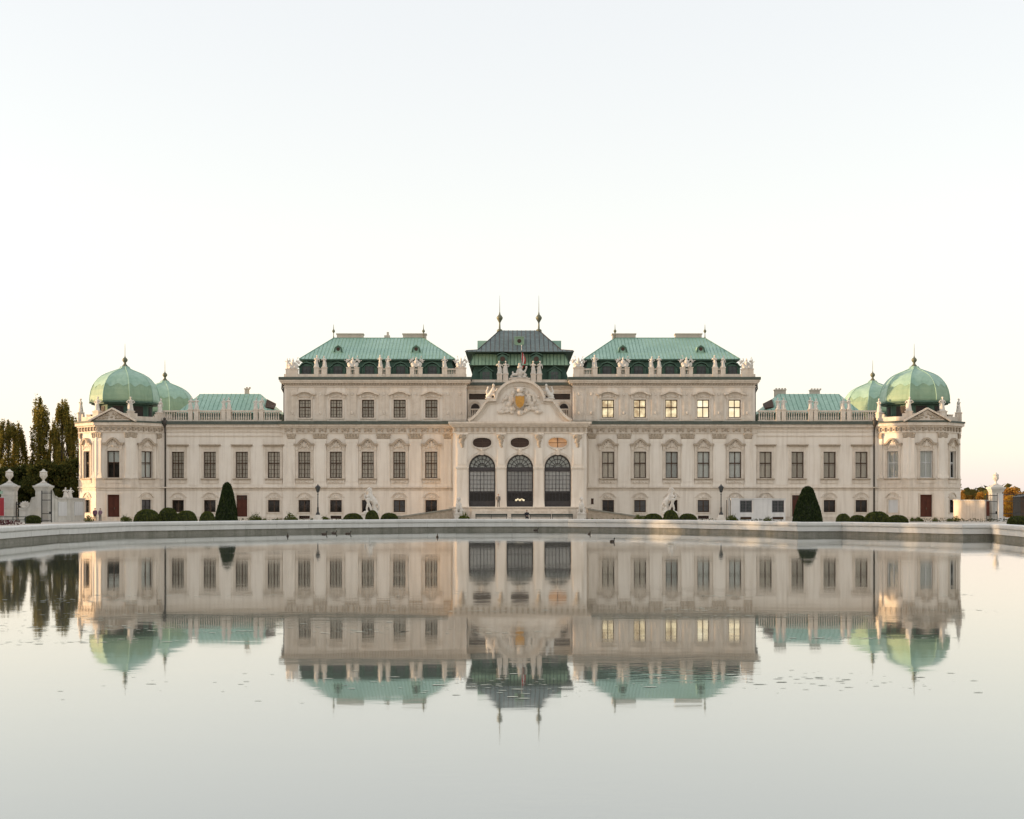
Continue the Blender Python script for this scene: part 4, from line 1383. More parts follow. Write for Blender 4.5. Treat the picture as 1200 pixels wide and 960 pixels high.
# three tiers: dormer wall, green band, dark bell-cast top
t1 = MB().frustum(0, 11, 19.0, 21.75, 14.2, 14.6, 12.6, 13.4)
tier = t1.build('mansard_wall', 'copper_wall', PAL)
band_r = ringroof([(7.05, 3.2, 18.8, 21.7), (6.9, 3.4, 18.6, 22.0), (6.45, 4.3, 17.7, 23.35)], 'roof', 'copper_band', 0.5, 'copper_wall')
MB().box(-6.3, 6.3, 4.5, 17.5, 23.3, 23.65).build('roof_neck', 'copper_wall', band_r)
top_r = ringroof([(7.6, 2.9, 19.1, 23.55), (7.45, 3.05, 18.95, 23.7), (5.9, 4.6, 17.4, 23.98), (4.3, 7.4, 14.6, 25.75), (2.85, 10.85, 11.15, 27.5)], 'roof', 'copper_dark', 0.62, 'pipe')
# little sky hatch, side dormers
hx = LX(608.5, 7)
hm = MB().box(hx - 0.6, hx + 0.6, 6.0, 8.0, 24.9, 25.95).box(hx - 0.7, hx + 0.7, 5.9, 6.2, 25.9, 26.03).box(hx - 0.68, hx - 0.52, 5.93, 6.1, 24.85, 25.9).box(hx + 0.52, hx + 0.68, 5.93, 6.1, 24.85, 25.9).box(hx - 0.68, hx + 0.68, 5.93, 6.1, 24.75, 24.9)
hm.cur = 1
hm.prism([(hx + 0.3 * math.cos(a), 25.4 + 0.3 * math.sin(a)) for a in [2 * PI * k / 10 for k in range(10)]], 5.95, 6.02)
hm.build('roof_hatch', ['copper_band', 'glass_dark'], top_r)
for sg_ in (-1, 1):
    x = sg_ * 6.05
    MB().box(min(x, x - sg_ * 1.6), max(x, x - sg_ * 1.6), 9.5, 11.5, 24.0, 25.85).build('side_dormer', 'copper', top_r)
    MB().lathe(sg_ * 2.85, 11, [(0.42, 27.3), (0.4, 27.6), (0.14, 27.75), (0.1, 28.6), (0.16, 28.75), (0.42, 29.2), (0.46, 29.4), (0.3, 29.65), (0.12, 29.85), (0.1, 30.05), (0.05, 30.2), (0.035, 31.2), (0.015, 32.6)], 10).build('finial', 'bronze', top_r, True)
for px in (589, 628.5):
    x = LX(px, 3)
    dm = MB().prism([(x - 0.7, 22.0), (x + 0.7, 22.0), (x + 0.7, 22.9), (x, 23.25), (x - 0.7, 22.9)], 3.0, 5.0)
    dm.band([(x + 0.85, 22.95), (x + 0.5, 23.2), (x, 23.35), (x - 0.5, 23.2), (x - 0.85, 22.95)], -0.1, 2.85, 4.5)
    dm.cur = 1
    dm.prism([(x + 0.35 * math.cos(a), 22.55 + 0.35 * math.sin(a)) for a in [2 * PI * k / 12 for k in range(12)]], 2.95, 3.02)
    dm.build('dormer', ['copper_wall', 'glass_dark'], band_r)
for px in (569.5, 650):
    x = LX(px, 3)
    dm = MB().prism([(x - 0.75, 19.4), (x + 0.75, 19.4), (x + 0.75, 20.8), (x, 21.4), (x - 0.75, 20.8)], 3.1, 5.0)
    dm.band([(x + 1.0, 20.75), (x, 21.45), (x - 1.0, 20.75)], -0.13, 2.9, 4.6)
    dm.box(x - 0.85, x - 0.7, 3.0, 3.3, 19.4, 20.8).box(x + 0.7, x + 0.85, 3.0, 3.3, 19.4, 20.8)
    dm.cur = 1
    dm.box(x - 0.5, x + 0.5, 3.05, 3.11, 19.6, 20.75)
    dm.cur = 0
    dm.box(x - 0.03, x + 0.03, 3.02, 3.07, 19.6, 20.75).box(x - 0.5, x + 0.5, 3.02, 3.07, 20.2, 20.26)
    dm.build('dormer', ['copper_wall', 'glass_dormer'], tier)

# ------------------------------------------------------------------ corner towers
TR = 5.7
TX, TY = 55.06, 2.3
fw = TR * math.tan(PI / 8)           # half facet width
T22 = math.tan(PI / 8)


def facet(holes, ground):
    b = MB()
    wall(b, -fw, fw, -0.05, Z_GUT, -TR, holes, 0.45)
    return b
h1 = (-W / 2, W / 2, Z_W1, Z_W1T)
hdoor = (-0.82, 0.82, 0.05, 3.5)
hgw = (-0.72, 0.72, 1.0, 2.85)
WALLF = {'door': facet([h1, hdoor], 0).mesh('wall', 'plaster'), 'win': facet([h1, hgw], 0).mesh('wall', 'plaster'), 'blank': facet([], 0).mesh('wall', 'plaster')}
cs = {}
for nm, hh in (('door', [(-1.05, 1.05, 0, 3.7)]), ('win', [(-0.95, 0.95, 0.85, 3.4)]), ('blank', [])):
    b = MB()
    courses(b, -fw + 0.02, fw - 0.02, 0.5, Z_BELT - 0.35, -TR, hh, 7)
    cs[nm] = b.mesh('rusticated_courses', 'plaster')
tpil = MB()
tpil_b = MB()
tp_w = 0.95
tp_parts = pilaster_proto(1.55, Z_BELT + 1.3, Z_ENT, 0.0)
tdoor = MB().box(-0.82, 0.82, -TR + 0.25, -TR + 0.33, 0.02, 3.5)
for k in (-1, 1):
    tdoor.box(min(k * 0.08, k * 0.7), max(k * 0.08, k * 0.7), -TR + 0.2, -TR + 0.26, 0.25, 1.5).box(min(k * 0.08, k * 0.7), max(k * 0.08, k * 0.7), -TR + 0.2, -TR + 0.26, 1.7, 3.2)
tdoor_me = tdoor.mesh('door', 'door_red')
tdf_me = MB().box(-1.03, -0.82, -TR - 0.1, -TR + 0.02, 0, 3.5).box(0.82, 1.03, -TR - 0.1, -TR + 0.02, 0, 3.5).box(-1.03, 1.03, -TR - 0.1, -TR + 0.02, 3.5, 3.7).mesh('door_frame', 'ornament')
thandle = MB().box(0.05, 0.1, -TR + 0.14, -TR + 0.2, 1.5, 1.75).mesh('handle', 'bronze')
fr = MB(); bars(fr, 1.44, 1.0, 2.85, 0.2, 2, 2, 0.04, 0.08)
tg_frame = fr.mesh('window', 'frame_grey')
tg_sh = MB().box(-0.72, 0.72, 0.29, 0.33, 1.0, 2.85).mesh('shutter', 'shutter')
tg_white = MB().box(-0.72, 0.72, 0.04, 0.33, 1.0, 2.85).mesh('blind_panel', 'white_plaster')
tb = MB()
for a, b_, c in ((-W / 2, W / 2, 'x'),):
    pass
blind_half = blind_me(W, Z_W1, Z_W1T, YF + 0.08, 'blind_cool', Z_W1 + 2.05)
room1 = back_me(W, Z_W1, Z_W1T, YF + 0.5)

DOME_PROF = [(r * 0.965, z) for r, z in ((4.5, 16.35), (4.56, 16.6), (4.52, 17.2), (4.38, 17.95), (4.14, 18.6), (3.84, 19.1), (3.45, 19.6), (3.06, 19.95), (2.48, 20.3), (1.86, 20.58), (1.3, 20.8), (0.72, 21.05), (0.48, 21.4))]
SPLIT = 5


def dome_panel(prof, grow=0.0, scallop=False):
    b = MB()
    k = 18
    rows = []
    for j, (r, z) in enumerate(prof):
        row = []
        for i in range(k + 1):
            u = -1 + 2 * i / k
            rr, zz = r + grow, z
            if scallop and j == 0:
                # wavy lower hem
                q = 0.25 + 0.4 * (0.5 + 0.5 * math.cos(2 * PI * (u + 1))) ** 0.6 + 0.08 * math.sin(5 * u)
                r2, z2 = prof[1]
                rr, zz = r + grow + (r2 - r) * q, z + (z2 - z) * q
            row.append((u * rr * T22, -rr, zz))
        rows.append(row)
    for j in range(len(rows) - 1):
        for i in range(k):
            b.face([rows[j][i], rows[j][i + 1], rows[j + 1][i + 1], rows[j + 1][i]])
    if scallop:
        for i in range(k):
            p, q = rows[0][i], rows[0][i + 1]
            b.face([p, (p[0], p[1] + 0.12, p[2]), (q[0], q[1] + 0.12, q[2]), q])
    return b
low = dome_panel(DOME_PROF[:SPLIT + 1])
up_ = dome_panel([(4.24, 18.05)] + DOME_PROF[5:], 0.05, True)
dp_low_o = low.mesh('panel', 'copper_olive')
dp_low_t = low.mesh('panel', 'copper_teal')
dp_up = up_.mesh('panel', ['copper_teal', 'copper_seam'])
rib = MB()
c8 = 1 / math.cos(PI / 8)
rib.tube([(math.sin(PI / 8) * r * c8, -math.cos(PI / 8) * r * c8, z + 0.02) for r, z in DOME_PROF], 0.07, 6)
rib_me = rib.mesh('rib', 'copper_teal', True)
fin = MB().lathe(0, 0, [(0.6, 21.1), (0.48, 21.35), (0.34, 21.6), (0.2, 21.72), (0.15, 21.95), (0.22, 22.02), (0.36, 22.2), (0.38, 22.36), (0.3, 22.52), (0.12, 22.68), (0.07, 22.8), (0.04, 23.0), (0.035, 23.8), (0.015, 24.6)], 12)
fin_me = fin.mesh('finial', 'bronze', True)
eave = MB()
ring8(eave, [(16.14, 16.36, 4.48), (15.95, 16.14, 4.2)])
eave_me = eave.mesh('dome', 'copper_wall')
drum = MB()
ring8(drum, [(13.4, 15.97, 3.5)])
drum_me = drum.mesh('drum', 'copper_wall')  # dark copper all over: shade below the eaves is put into the colour
ocu = MB().prism([(0.45 * math.cos(a), 15.1 + 0.45 * math.sin(a)) for a in [2 * PI * k / 12 for k in range(12)]], -3.6, -3.45)
ocu.box(-0.75, 0.75, -3.56, -3.46, 14.2, 15.7)
ocu_me = ocu.mesh('drum_window', 'dark_room')


def dome(tx, ty, dz=0.0):
    o_ = obj('dome', eave_me, PAL, (tx, ty, dz))
    obj('drum', drum_me, o_)
    for k in range(8):
        a = k * PI / 4
        obj('panel', dp_low_o if k in (0, 1, 7) else dp_low_t, o_, rz=a)
        obj('panel', dp_up, o_, rz=a)
        obj('rib', rib_me, o_, rz=a)
        obj('drum_window', ocu_me, o_, rz=a)
    obj('finial', fin_me, o_)
    return o_

random.seed(5)
tym = [((random.uniform(-2.0, 2.0) * 0.9, -TR - 0.55, 0), 0) for _ in range(0)]
tl = []
for _ in range(26):
    x = random.uniform(-1.9, 1.9)
    zt = 13.75 + random.uniform(0.05, 0.9 * (1 - abs(x) / 2.3))
    tl.append(((x, -TR - 0.55, zt), (random.uniform(0.12, 0.26), 0.14, random.uniform(0.1, 0.2))))
tym_me = relief(tl, 0.05, 'carving', 'carving')
tped = MB()
tped.prism([(-2.75, Z_COR - 0.25), (2.75, Z_COR - 0.25), (0, Z_COR + 1.35)], -TR - 0.5, -TR + 0.2)
tped.band([(3.1, Z_COR - 0.25), (0, Z_COR + 1.42), (-3.1, Z_COR - 0.25)], -0.22, -TR - 0.85, -TR + 0.2)
tped_me = tped.mesh('pediment', 'ornament')
cg = MB()
for nm in ():
    pass
bel = MB()
ring8(bel, [(-0.05, 0.48, TR + 0.08), (Z_BELT - 0.38, Z_BELT - 0.2, TR + 0.1), (Z_BELT - 0.02, Z_BELT + 0.13, TR + 0.2), (Z_BELT + 0.13, Z_BELT + 1.12, TR + 0.05), (Z_BELT + 1.12, Z_BELT + 1.25, TR + 0.13)])
bel_me = bel.mesh('belt_course', 'ornament')
tcor = MB()
ring8(tcor, [(Z_ENT, Z_ENT + 0.12, TR + 0.14), (Z_ENT + 0.75, Z_ENT + 0.95, TR + 0.24), (Z_ENT + 0.95, Z_GUT + 0.1, TR + 0.5)])
tcor_me = tcor.mesh('cornice', 'ornament')
tgut = MB()
ring8(tgut, [(Z_GUT + 0.103, Z_GUT + 0.34, TR + 0.6)])
tgut_me = tgut.mesh('gutter', 'gutter')
tbr = MB()
for k in range(8):
    for i in range(6):
        x = -fw + 0.35 + (2 * fw - 0.7) * i / 5
        m_ = Matrix.Rotation(k * PI / 4, 4, 'Z')
        q = MB().box(x - 0.12, x + 0.12, -TR - 0.22, -TR - 0.02, Z_ENT + 0.2, Z_ENT + 0.74)
        q.blob((x + 0.38, -TR - 0.06, Z_ENT + 0.45), (0.17, 0.07, 0.17), 6, 5)
        tbr.idx([m_ @ Vector(v) for v in q.v], q.f)
tbr_me = tbr.mesh('frieze_brackets', 'carving')
tpar = MB()
for k in range(8):
    m_ = Matrix.Rotation(k * PI / 4, 4, 'Z')
    q = MB().box(-fw + 0.4, fw - 0.4, -TR + 0.0, -TR + 0.35, Z_GUT + 0.34, Z_COR + 0.55)
    q.box(-fw + 0.4, -fw + 1.0, -TR + 0.02, -TR + 0.33, Z_COR + 0.55, Z_COR + 0.95).box(fw - 1.0, fw - 0.4, -TR + 0.02, -TR + 0.33, Z_COR + 0.55, Z_COR + 0.95)
    tpar.idx([m_ @ Vector(v) for v in q.v], q.f)
    cx, cy = math.sin(k * PI / 4 + PI / 8) * TR * c8, -math.cos(k * PI / 4 + PI / 8) * TR * c8
    cx, cy = cx * 0.96, cy * 0.96
    m2 = Matrix.Translation((cx, cy, 0)) @ Matrix.Rotation(k * PI / 4 + PI / 8, 4, 'Z')
    q = MB().box(-0.45, 0.45, -0.4, 0.4, Z_GUT + 0.345, Z_COR + 1.1).box(-0.52, 0.52, -0.47, 0.47, Z_COR + 1.1, Z_COR + 1.22)
    tpar.idx([m2 @ Vector(v) for v in q.v], q.f)
tpar_me = tpar.mesh('parapet', 'ornament')

fr = MB(); bars(fr, W, Z_W1, Z_W1T, YF, 2, 2, 0.03, 0.05, True, Z_W1 + 2.05)
win1_pale = fr.mesh('window', 'frame_pale')
for s in (-1, 1):
    tx = s * TX
    T0 = (tx, TY, 0)
    for k in range(8):
        a = k * PI / 4
        nm = 'door' if k == 0 else ('win' if k in (1, 7) else 'blank')
        obj('wall', WALLF[nm], PAL, T0, a)
        tag(obj('rusticated_courses', cs[nm], PAL, T0, a), kind='stuff')
        # windows of the visible facets
        if nm != 'blank':
            ca, sa = math.cos(a), math.sin(a)
            loc = (tx + sa * TR, TY - ca * TR, 0)
            bl_ = [('blind', blind1c)]
            if s < 0 and k == 0:
                bl_ = [('blind', blind_half), ('room', room1)]
            inst([('window', win1_pale if s > 0 else win1_frame_plain), ('pane', pane1), ('surround', sur_grand), ('sill', sill1), ('carving', cart_me)] + bl_, PAL, loc, a)
            if nm == 'win':
                white = s > 0 and k == 7
                inst([('window', tg_frame), ('surround', surg), ('carving', relg)] + ([('blind_panel', tg_white)] if white else [('shutter', tg_sh), ('pane', pane_me(1.44, 1.0, 2.85, 0.24))]), PAL, loc, a)
        # corner pilasters
        ca, sa = math.cos(a + PI / 8), math.sin(a + PI / 8)
        inst(tp_parts, PAL, (tx + sa * (TR * c8 - 0.24), TY - ca * (TR * c8 - 0.24), 0), a + PI / 8)
    inst([('door', tdoor_me), ('door_frame', tdf_me), ('handle', thandle)], PAL, T0)
    obj('belt_course', bel_me, PAL, T0)
    co = obj('cornice', tcor_me, PAL, T0)
    tag(obj('frieze_brackets', tbr_me, co), kind='stuff')
    obj('gutter', tgut_me, PAL, T0)
    obj('parapet', tpar_me, PAL, T0)
    inst([('pediment', tped_me), ('carving', tym_me)], PAL, T0)
    dome(tx, TY)
    # rear tower of the same side, seen only above the wing
    rb = MB()
    ring8(rb, [(-0.05, 13.2, TR), (13.2, 13.5, TR + 0.5), (13.5, 14.2, TR - 0.2)])
    rb.build('rear_tower_wall', 'plaster', PAL, loc=(tx, 25.0, 0))
    dome(tx, 25.0)
    # side range joining the two towers
    a, b_ = sorted((s * 50.4, s * 59.3))
    MB().box(a, b_, 5, 22, -0.05, 13.2).box(a - 0.3, b_ + 0.3, 5, 22, 13.2, 13.6).build('side_range_wall', 'plaster', PAL)
MB().box(-8.8, 8.8, 2.02, 22, -0.05, 13.0).build('core_wall', 'plaster', PAL)
# small wall plates
MB().box(LX(693), LX(695.5), -0.34, -0.25, 9.0, 10.4).build('wall_plaque', 'gilt', PAL)
MB().box(LX(692.5), LX(695.5), -0.3, -0.25, 4.75, 5.7).build('slit_window', 'glass_dark', PAL)
MB().box(LX(692.5), LX(695.5), -0.3, -0.25, 2.2, 3.0).build('slit_window', 'glass_dark', PAL)
MB().box(tx - 3.35, tx - 2.5, TY - TR - 0.09, TY - TR - 0.04, 1.95, 2.2).build('wall_plaque', 'iron', PAL) if False else None
# ------------------------------------------------------------------ stone figures
def figure(seed, h=2.1):
    """draped standing figure, one continuous surface"""
    r = random.Random(seed)
    b = MB()
    k = h / 2.1
    lean = r.uniform(-0.1, 0.1)
    hip = Vector((lean * 0.5, 0, 0.95))
    chest = Vector((-lean, 0, 1.45))
    neck = Vector((-lean * 1.2, 0, 1.72))
    head = Vector((-lean * 1.2 + r.uniform(-.06, .06), -0.04, 1.93))
    # skirts in folds
    for i in range(9):
        a = 2 * PI * i / 9
        b.tube([(0.30 * math.cos(a), 0.26 * math.sin(a), 0.05), (hip.x + 0.2 * math.cos(a), 0.17 * math.sin(a), 0.95)], [0.13, 0.1], 6)
    b.tube([(0, 0, 0.06), hip], [0.3, 0.24], 10)
    b.tube([hip, (hip + chest) / 2, chest, neck], [0.25, 0.22, 0.26, 0.12], 10)
    b.blob(chest + Vector((0, -0.05, 0)), (0.29, 0.19, 0.25))
    b.blob(head, (0.135, 0.15, 0.18))
    b.blob(head + Vector((0, 0.05, 0.06)), (0.15, 0.15, 0.15))
    for s in (-1, 1):
        sh = chest + Vector((s * 0.27, 0, 0.16))
        mode = r.choice(['bent', 'hip', 'down', 'hip', 'out', 'bent'])
        if mode == 'up':
            el, ha = sh + Vector((s * 0.25, -0.1, 0.15)), sh + Vector((s * 0.3, -0.15, 0.52))
        elif mode == 'hip':
            el, ha = sh + Vector((s * 0.3, 0.02, -0.3)), hip + Vector((s * 0.2, -0.15, 0.12))
        elif mode == 'bent':
            el, ha = sh + Vector((s * 0.16, -0.02, -0.32)), sh + Vector((-s * 0.05, -0.26, -0.12))
        elif mode == 'out':
            el, ha = sh + Vector((s * 0.25, -0.1, -0.2)), sh + Vector((s * 0.5, -0.3, -0.1))
        else:
            el, ha = sh + Vector((s * 0.1, 0, -0.35)), sh + Vector((s * 0.12, -0.12, -0.68))
        b.tube([sh, el, ha], [0.105, 0.085, 0.065], 8)
        b.blob(ha, 0.085, 8, 6)
        if mode in ('up', 'out') and r.random() < 0.6:
            b.blob(ha + Vector((s * 0.06, 0, 0.1)), (0.13, 0.1, 0.2))
    # cloak end
    b.tube([chest + Vector((0.1, 0.15, 0.1)), hip + Vector((r.choice((-1, 1)) * 0.3, 0.12, 0)), (r.choice((-1, 1)) * 0.4, 0.1, 0.3)], [0.12, 0.14, 0.08], 7)
    b.box(-0.42, 0.42, -0.36, 0.36, 0, 0.1)
    b.v = [(x * k * 1.05, y * k, z * k) for x, y, z in b.v]
    return remesh(b, 0.055, 'statue', 'statue')


def trophy(seed):
    """heap of armour: cuirass, shields, helmets, banners and spears"""
    r = random.Random(seed)
    b = MB()
    b.box(-0.7, 0.7, -0.35, 0.35, 0, 0.12)
    b.tube([(0, 0, 0.1), (0, 0, 0.55), (0, 0, 1.0), (0, 0, 1.25)], [0.28, 0.3, 0.36, 0.16], 10)
    b.blob((0, -0.02, 1.42), (0.17, 0.2, 0.2)).blob((0, 0.02, 1.66), (0.06, 0.2, 0.13))
    for s in (-1, 1):
        b.blob((s * 0.55, -0.15, 0.42), (0.34, 0.12, 0.42), rz=s * 0.3, ry=s * 0.35)
        b.blob((s * 0.35, -0.25, 0.2), (0.24, 0.2, 0.18))
        for k in range(3):
            a = s * (0.45 + 0.3 * k + r.uniform(-.08, .08))
            L = r.uniform(1.2, 1.6)
            b.tube([(s * 0.1, 0.08, 0.5), (math.sin(a) * L, 0.08, 0.5 + math.cos(a) * L)], [0.06, 0.05], 6)
            b.blob((math.sin(a) * L, 0.08, 0.5 + math.cos(a) * L), (0.09, 0.06, 0.16), ry=a)
        b.tube([(s * 0.5, 0.1, 1.35), (s * 0.85, 0.12, 1.15), (s * 0.98, 0.1, 0.75)], [0.13, 0.18, 0.1], 7)
    return remesh(b, 0.06, 'trophy', 'statue')


def urn_me(w=1.0, m='statue'):
    b = MB()
    b.lathe(0, 0, [(0.42, 0), (0.42, 0.1), (0.2, 0.2), (0.13, 0.42), (0.16, 0.5), (0.34, 0.7), (0.46, 1.05), (0.48, 1.3), (0.40, 1.42), (0.50, 1.5), (0.5, 1.58), (0.3, 1.68), (0.14, 1.85), (0.1, 1.95)], 14)
    for k in range(8):
        a = 2 * PI * k / 8
        b.blob((0.42 * math.cos(a), 0.42 * math.sin(a), 1.05), (0.1, 0.1, 0.25), 6, 5)
    return remesh(b, 0.05, 'urn', m)

FIG = [figure(s) for s in (1, 2, 5, 8, 11)]
TRO = [trophy(s) for s in (1, 4)]
URN = urn_me()


def put(name, me, loc, label, cat, group=None, rz=0.0, sc=1.0):
    o = obj(name, me, None, loc, rz, sc)
    return tag(o, label, cat, group)

XC, Y0 = 1.06, 195.0
fi = 0
for s in (-1, 1):
    for px in (370.5, 380, 445.5, 454.5, 521):
        put('statue', FIG[fi % 5], (XC + s * abs(LX(px)), Y0 + 0.19, 21.105), 'pale stone draped figure on the parapet in front of the block roof dormers', 'statue', 'figures on the parapets of the two tall blocks', random.uniform(-0.5, 0.5), random.uniform(0.7, 0.82))
        fi += 1
    for i, px in enumerate((413.3, 487.8)):
        put('trophy', TRO[i], (XC + s * abs(LX(px)), Y0 + 0.19, 21.105), 'carved stone heap of armour and banners between two roof dormers', 'sculpture', 'armour trophies between dormers', 0, (0.92, 0.9, 0.82))
    put('trophy', TRO[1], (XC + s * abs(LX(343)), Y0 + 0.2, 20.875), 'carved armour trophy on the outer corner of a tall block parapet', 'sculpture', 'armour trophies on outer parapet corners', 0, (0.9, 1, 0.85))
    put('trophy', TRO[0], (XC + s * abs(LX(540)), Y0 + 0.2, 21.075), 'carved armour trophy on the parapet corner beside the dark central roof', 'sculpture', 'armour trophies beside the central roof', 0, (0.85, 1, 0.8))
    ob = MB().lathe(0, 0, [(0.22, 0), (0.2, 0.12), (0.12, 0.2), (0.18, 0.5), (0.1, 0.95), (0.06, 1.0), (0.1, 1.15), (0.02, 1.5)], 8).mesh('obelisk', 'statue')
    put('obelisk', ob, (XC + s * abs(LX(336.5)), Y0 + 0.2, 20.875), 'slender stone spike at the outer end of a tall block parapet', 'obelisk', 'spikes on outer parapet ends')
    for i, px in enumerate((223.5, 230.5, 262.5, 268.5, 300, 306.5)):
        put('statue', FIG[(i * 2 + (s > 0)) % 5], (XC + s * abs(LX(px, 0.4)), Y0 + 0.3, 15.295), 'weathered stone figure on a paired pedestal of the low wing balustrade', 'statue', 'figures on the wing balustrades', random.uniform(-0.6, 0.6), random.uniform(0.68, 0.8))
    # tower corner figures
    for k in range(-2, 2):
        a = k * PI / 4 + PI / 8
        rr = TR * c8 * 0.96
        put('statue', FIG[(k + 4) % 5], (XC + s * TX + math.sin(a) * rr, Y0 + TY - math.cos(a) * rr, Z_COR + 1.225), 'stone figure on a parapet corner at the foot of a green dome', 'statue', 'figures round the corner domes', a, 0.92)
    # groups that crouch on the gable shoulders
    g_ = MB()
    rr = random.Random(3 + s)
    g_.tube([(-0.7, 0, 0.2), (-0.2, 0, 0.55), (0.15, 0, 1.2), (0.2, -0.05, 1.6)], [0.3, 0.36, 0.3, 0.12], 9)
    g_.blob((0.22, -0.08, 1.85), (0.17, 0.18, 0.22))
    g_.tube([(0.1, -0.1, 1.35), (0.55, -0.2, 1.1), (0.75, -0.2, 1.45)], [0.12, 0.1, 0.08], 7)
    g_.tube([(-0.2, -0.1, 0.55), (0.3, -0.25, 0.6), (0.5, -0.25, 0.1)], [0.2, 0.16, 0.1], 7)
    g_.tube([(-0.5, 0.1, 0.4), (-0.7, 0, 1.0), (-0.55, 0, 1.4)], [0.2, 0.15, 0.1], 7)
    g_.blob((-0.5, -0.02, 1.55), (0.14, 0.14, 0.18))
    g_.box(-0.9, 0.9, -0.4, 0.4, 0, 0.14)
    put('statue_group', remesh(g_, 0.06, 'statue_group', 'statue'), (XC + s * 3.78, Y0 + PY + 0.5, 16.38), 'seated stone figure pair on a shoulder of the curved gable', 'sculpture', 'figures on the gable shoulders', 0 if s < 0 else PI)
    # figure at the foot of the pavilion
    pe = tag(empty('statue_with_pedestal', (XC + s * 8.0, Y0 - 10.2, 0)), 'white statue on a pedestal at the foot of the entrance pavilion corner', 'statue', 'statues beside the entrance')
    MB().cbox(0, 0, 0, 1.15, 1.0, 0.9).cbox(0, 0, 0.9, 1.3, 1.15, 0.12).build('pedestal', 'statue', pe)
    sp = MB()
    # sphinx-like seated guard
    sp.tube([(0.25, 0.25, 0.3), (0.05, 0, 0.7), (0, -0.1, 1.25), (0, -0.12, 1.55)], [0.4, 0.38, 0.3, 0.16], 10)
    sp.blob((0, -0.18, 1.8), (0.2, 0.2, 0.25)).blob((0, -0.05, 1.85), (0.27, 0.16, 0.28))
    for q in (-1, 1):
        sp.tube([(q * 0.22, -0.1, 1.2), (q * 0.28, -0.3, 0.7), (q * 0.25, -0.4, 0.1)], [0.15, 0.12, 0.11], 7)
        sp.blob((q * 0.4, 0.15, 0.3), (0.2, 0.4, 0.28))
    sp.box(-0.5, 0.5, -0.5, 0.5, 0, 0.1)
    obj('figure', remesh(sp, 0.05, 'figure', 'statue'), pe, (0, 0, 1.02))

for i, x in enumerate(cped):
    put('statue', FIG[(i * 3 + 1) % 5], (XC + x, Y0 + CY - 0.3, 20.425), 'stone figure of a pair standing before the dark central roof', 'statue', 'figure pairs before the central roof', random.uniform(-.4, .4), 0.86)
g_ = MB()
g_.blob((0, 0, 0.75), (0.5, 0.35, 0.7)).blob((0, -0.05, 1.5), (0.35, 0.3, 0.3)).blob((0, -0.05, 1.9), (0.22, 0.2, 0.2))
g_.tube([(0.2, 0, 0.6), (0.75, -0.1, 0.9), (0.95, -0.1, 1.35)], [0.22, 0.16, 0.1], 8).blob((0.95, -0.1, 1.5), (0.15, 0.15, 0.18))
g_.tube([(0.6, 0, 0.1), (0.9, -0.1, 0.6)], [0.25, 0.2], 8)
g_.tube([(-0.3, 0, 0.5), (-0.9, -0.1, 0.45), (-1.3, -0.1, 0.15)], [0.25, 0.18, 0.1], 8).blob((-0.95, -0.1, 0.75), (0.15, 0.15, 0.18))
g_.box(-1.3, 1.2, -0.4, 0.4, 0, 0.12)
put('statue_group', remesh(g_, 0.06, 'statue_group', 'statue'), (XC, Y0 + CY - 0.3, 19.86), 'stone crowned group over the gable at the foot of the flagpole', 'sculpture')
fl = tag(empty('flagpole', (XC + 0.3, Y0 + CY + 0.35, 19.2)), 'flagpole with a limp red and white flag before the central roof', 'flag')
MB().tube([(0, 0, 0), (0, 0, 5.2)], [0.05, 0.03], 8).blob((0, 0, 5.25), 0.08).build('pole', 'flag_white', fl)
for i, (m_, off) in enumerate((('flag_red', 0), ('flag_white', 1), ('flag_red', 2))):
    b = MB()
    n_ = 14
    rows = []
    for j in range(n_ + 1):
        z = 4.6 - 3.2 * j / n_
        wv = 0.10 + 0.09 * math.sin(j * 0.5)
        xs_ = [0.04 + (off + t) * wv + 0.03 * math.sin(j * 0.9 + off) for t in (0, 0.5, 1)]
        rows.append([(xs_[k], 0.05 * math.sin(j * 0.7 + k * 1.7 + off * 2) - 0.03, z - 0.25 * (off + k / 2)) for k in range(3)])
    for j in range(n_):
        for k in range(2):
            b.face([rows[j][k], rows[j][k + 1], rows[j + 1][k + 1], rows[j + 1][k]])
    b.build('flag_stripe', m_, fl, True)

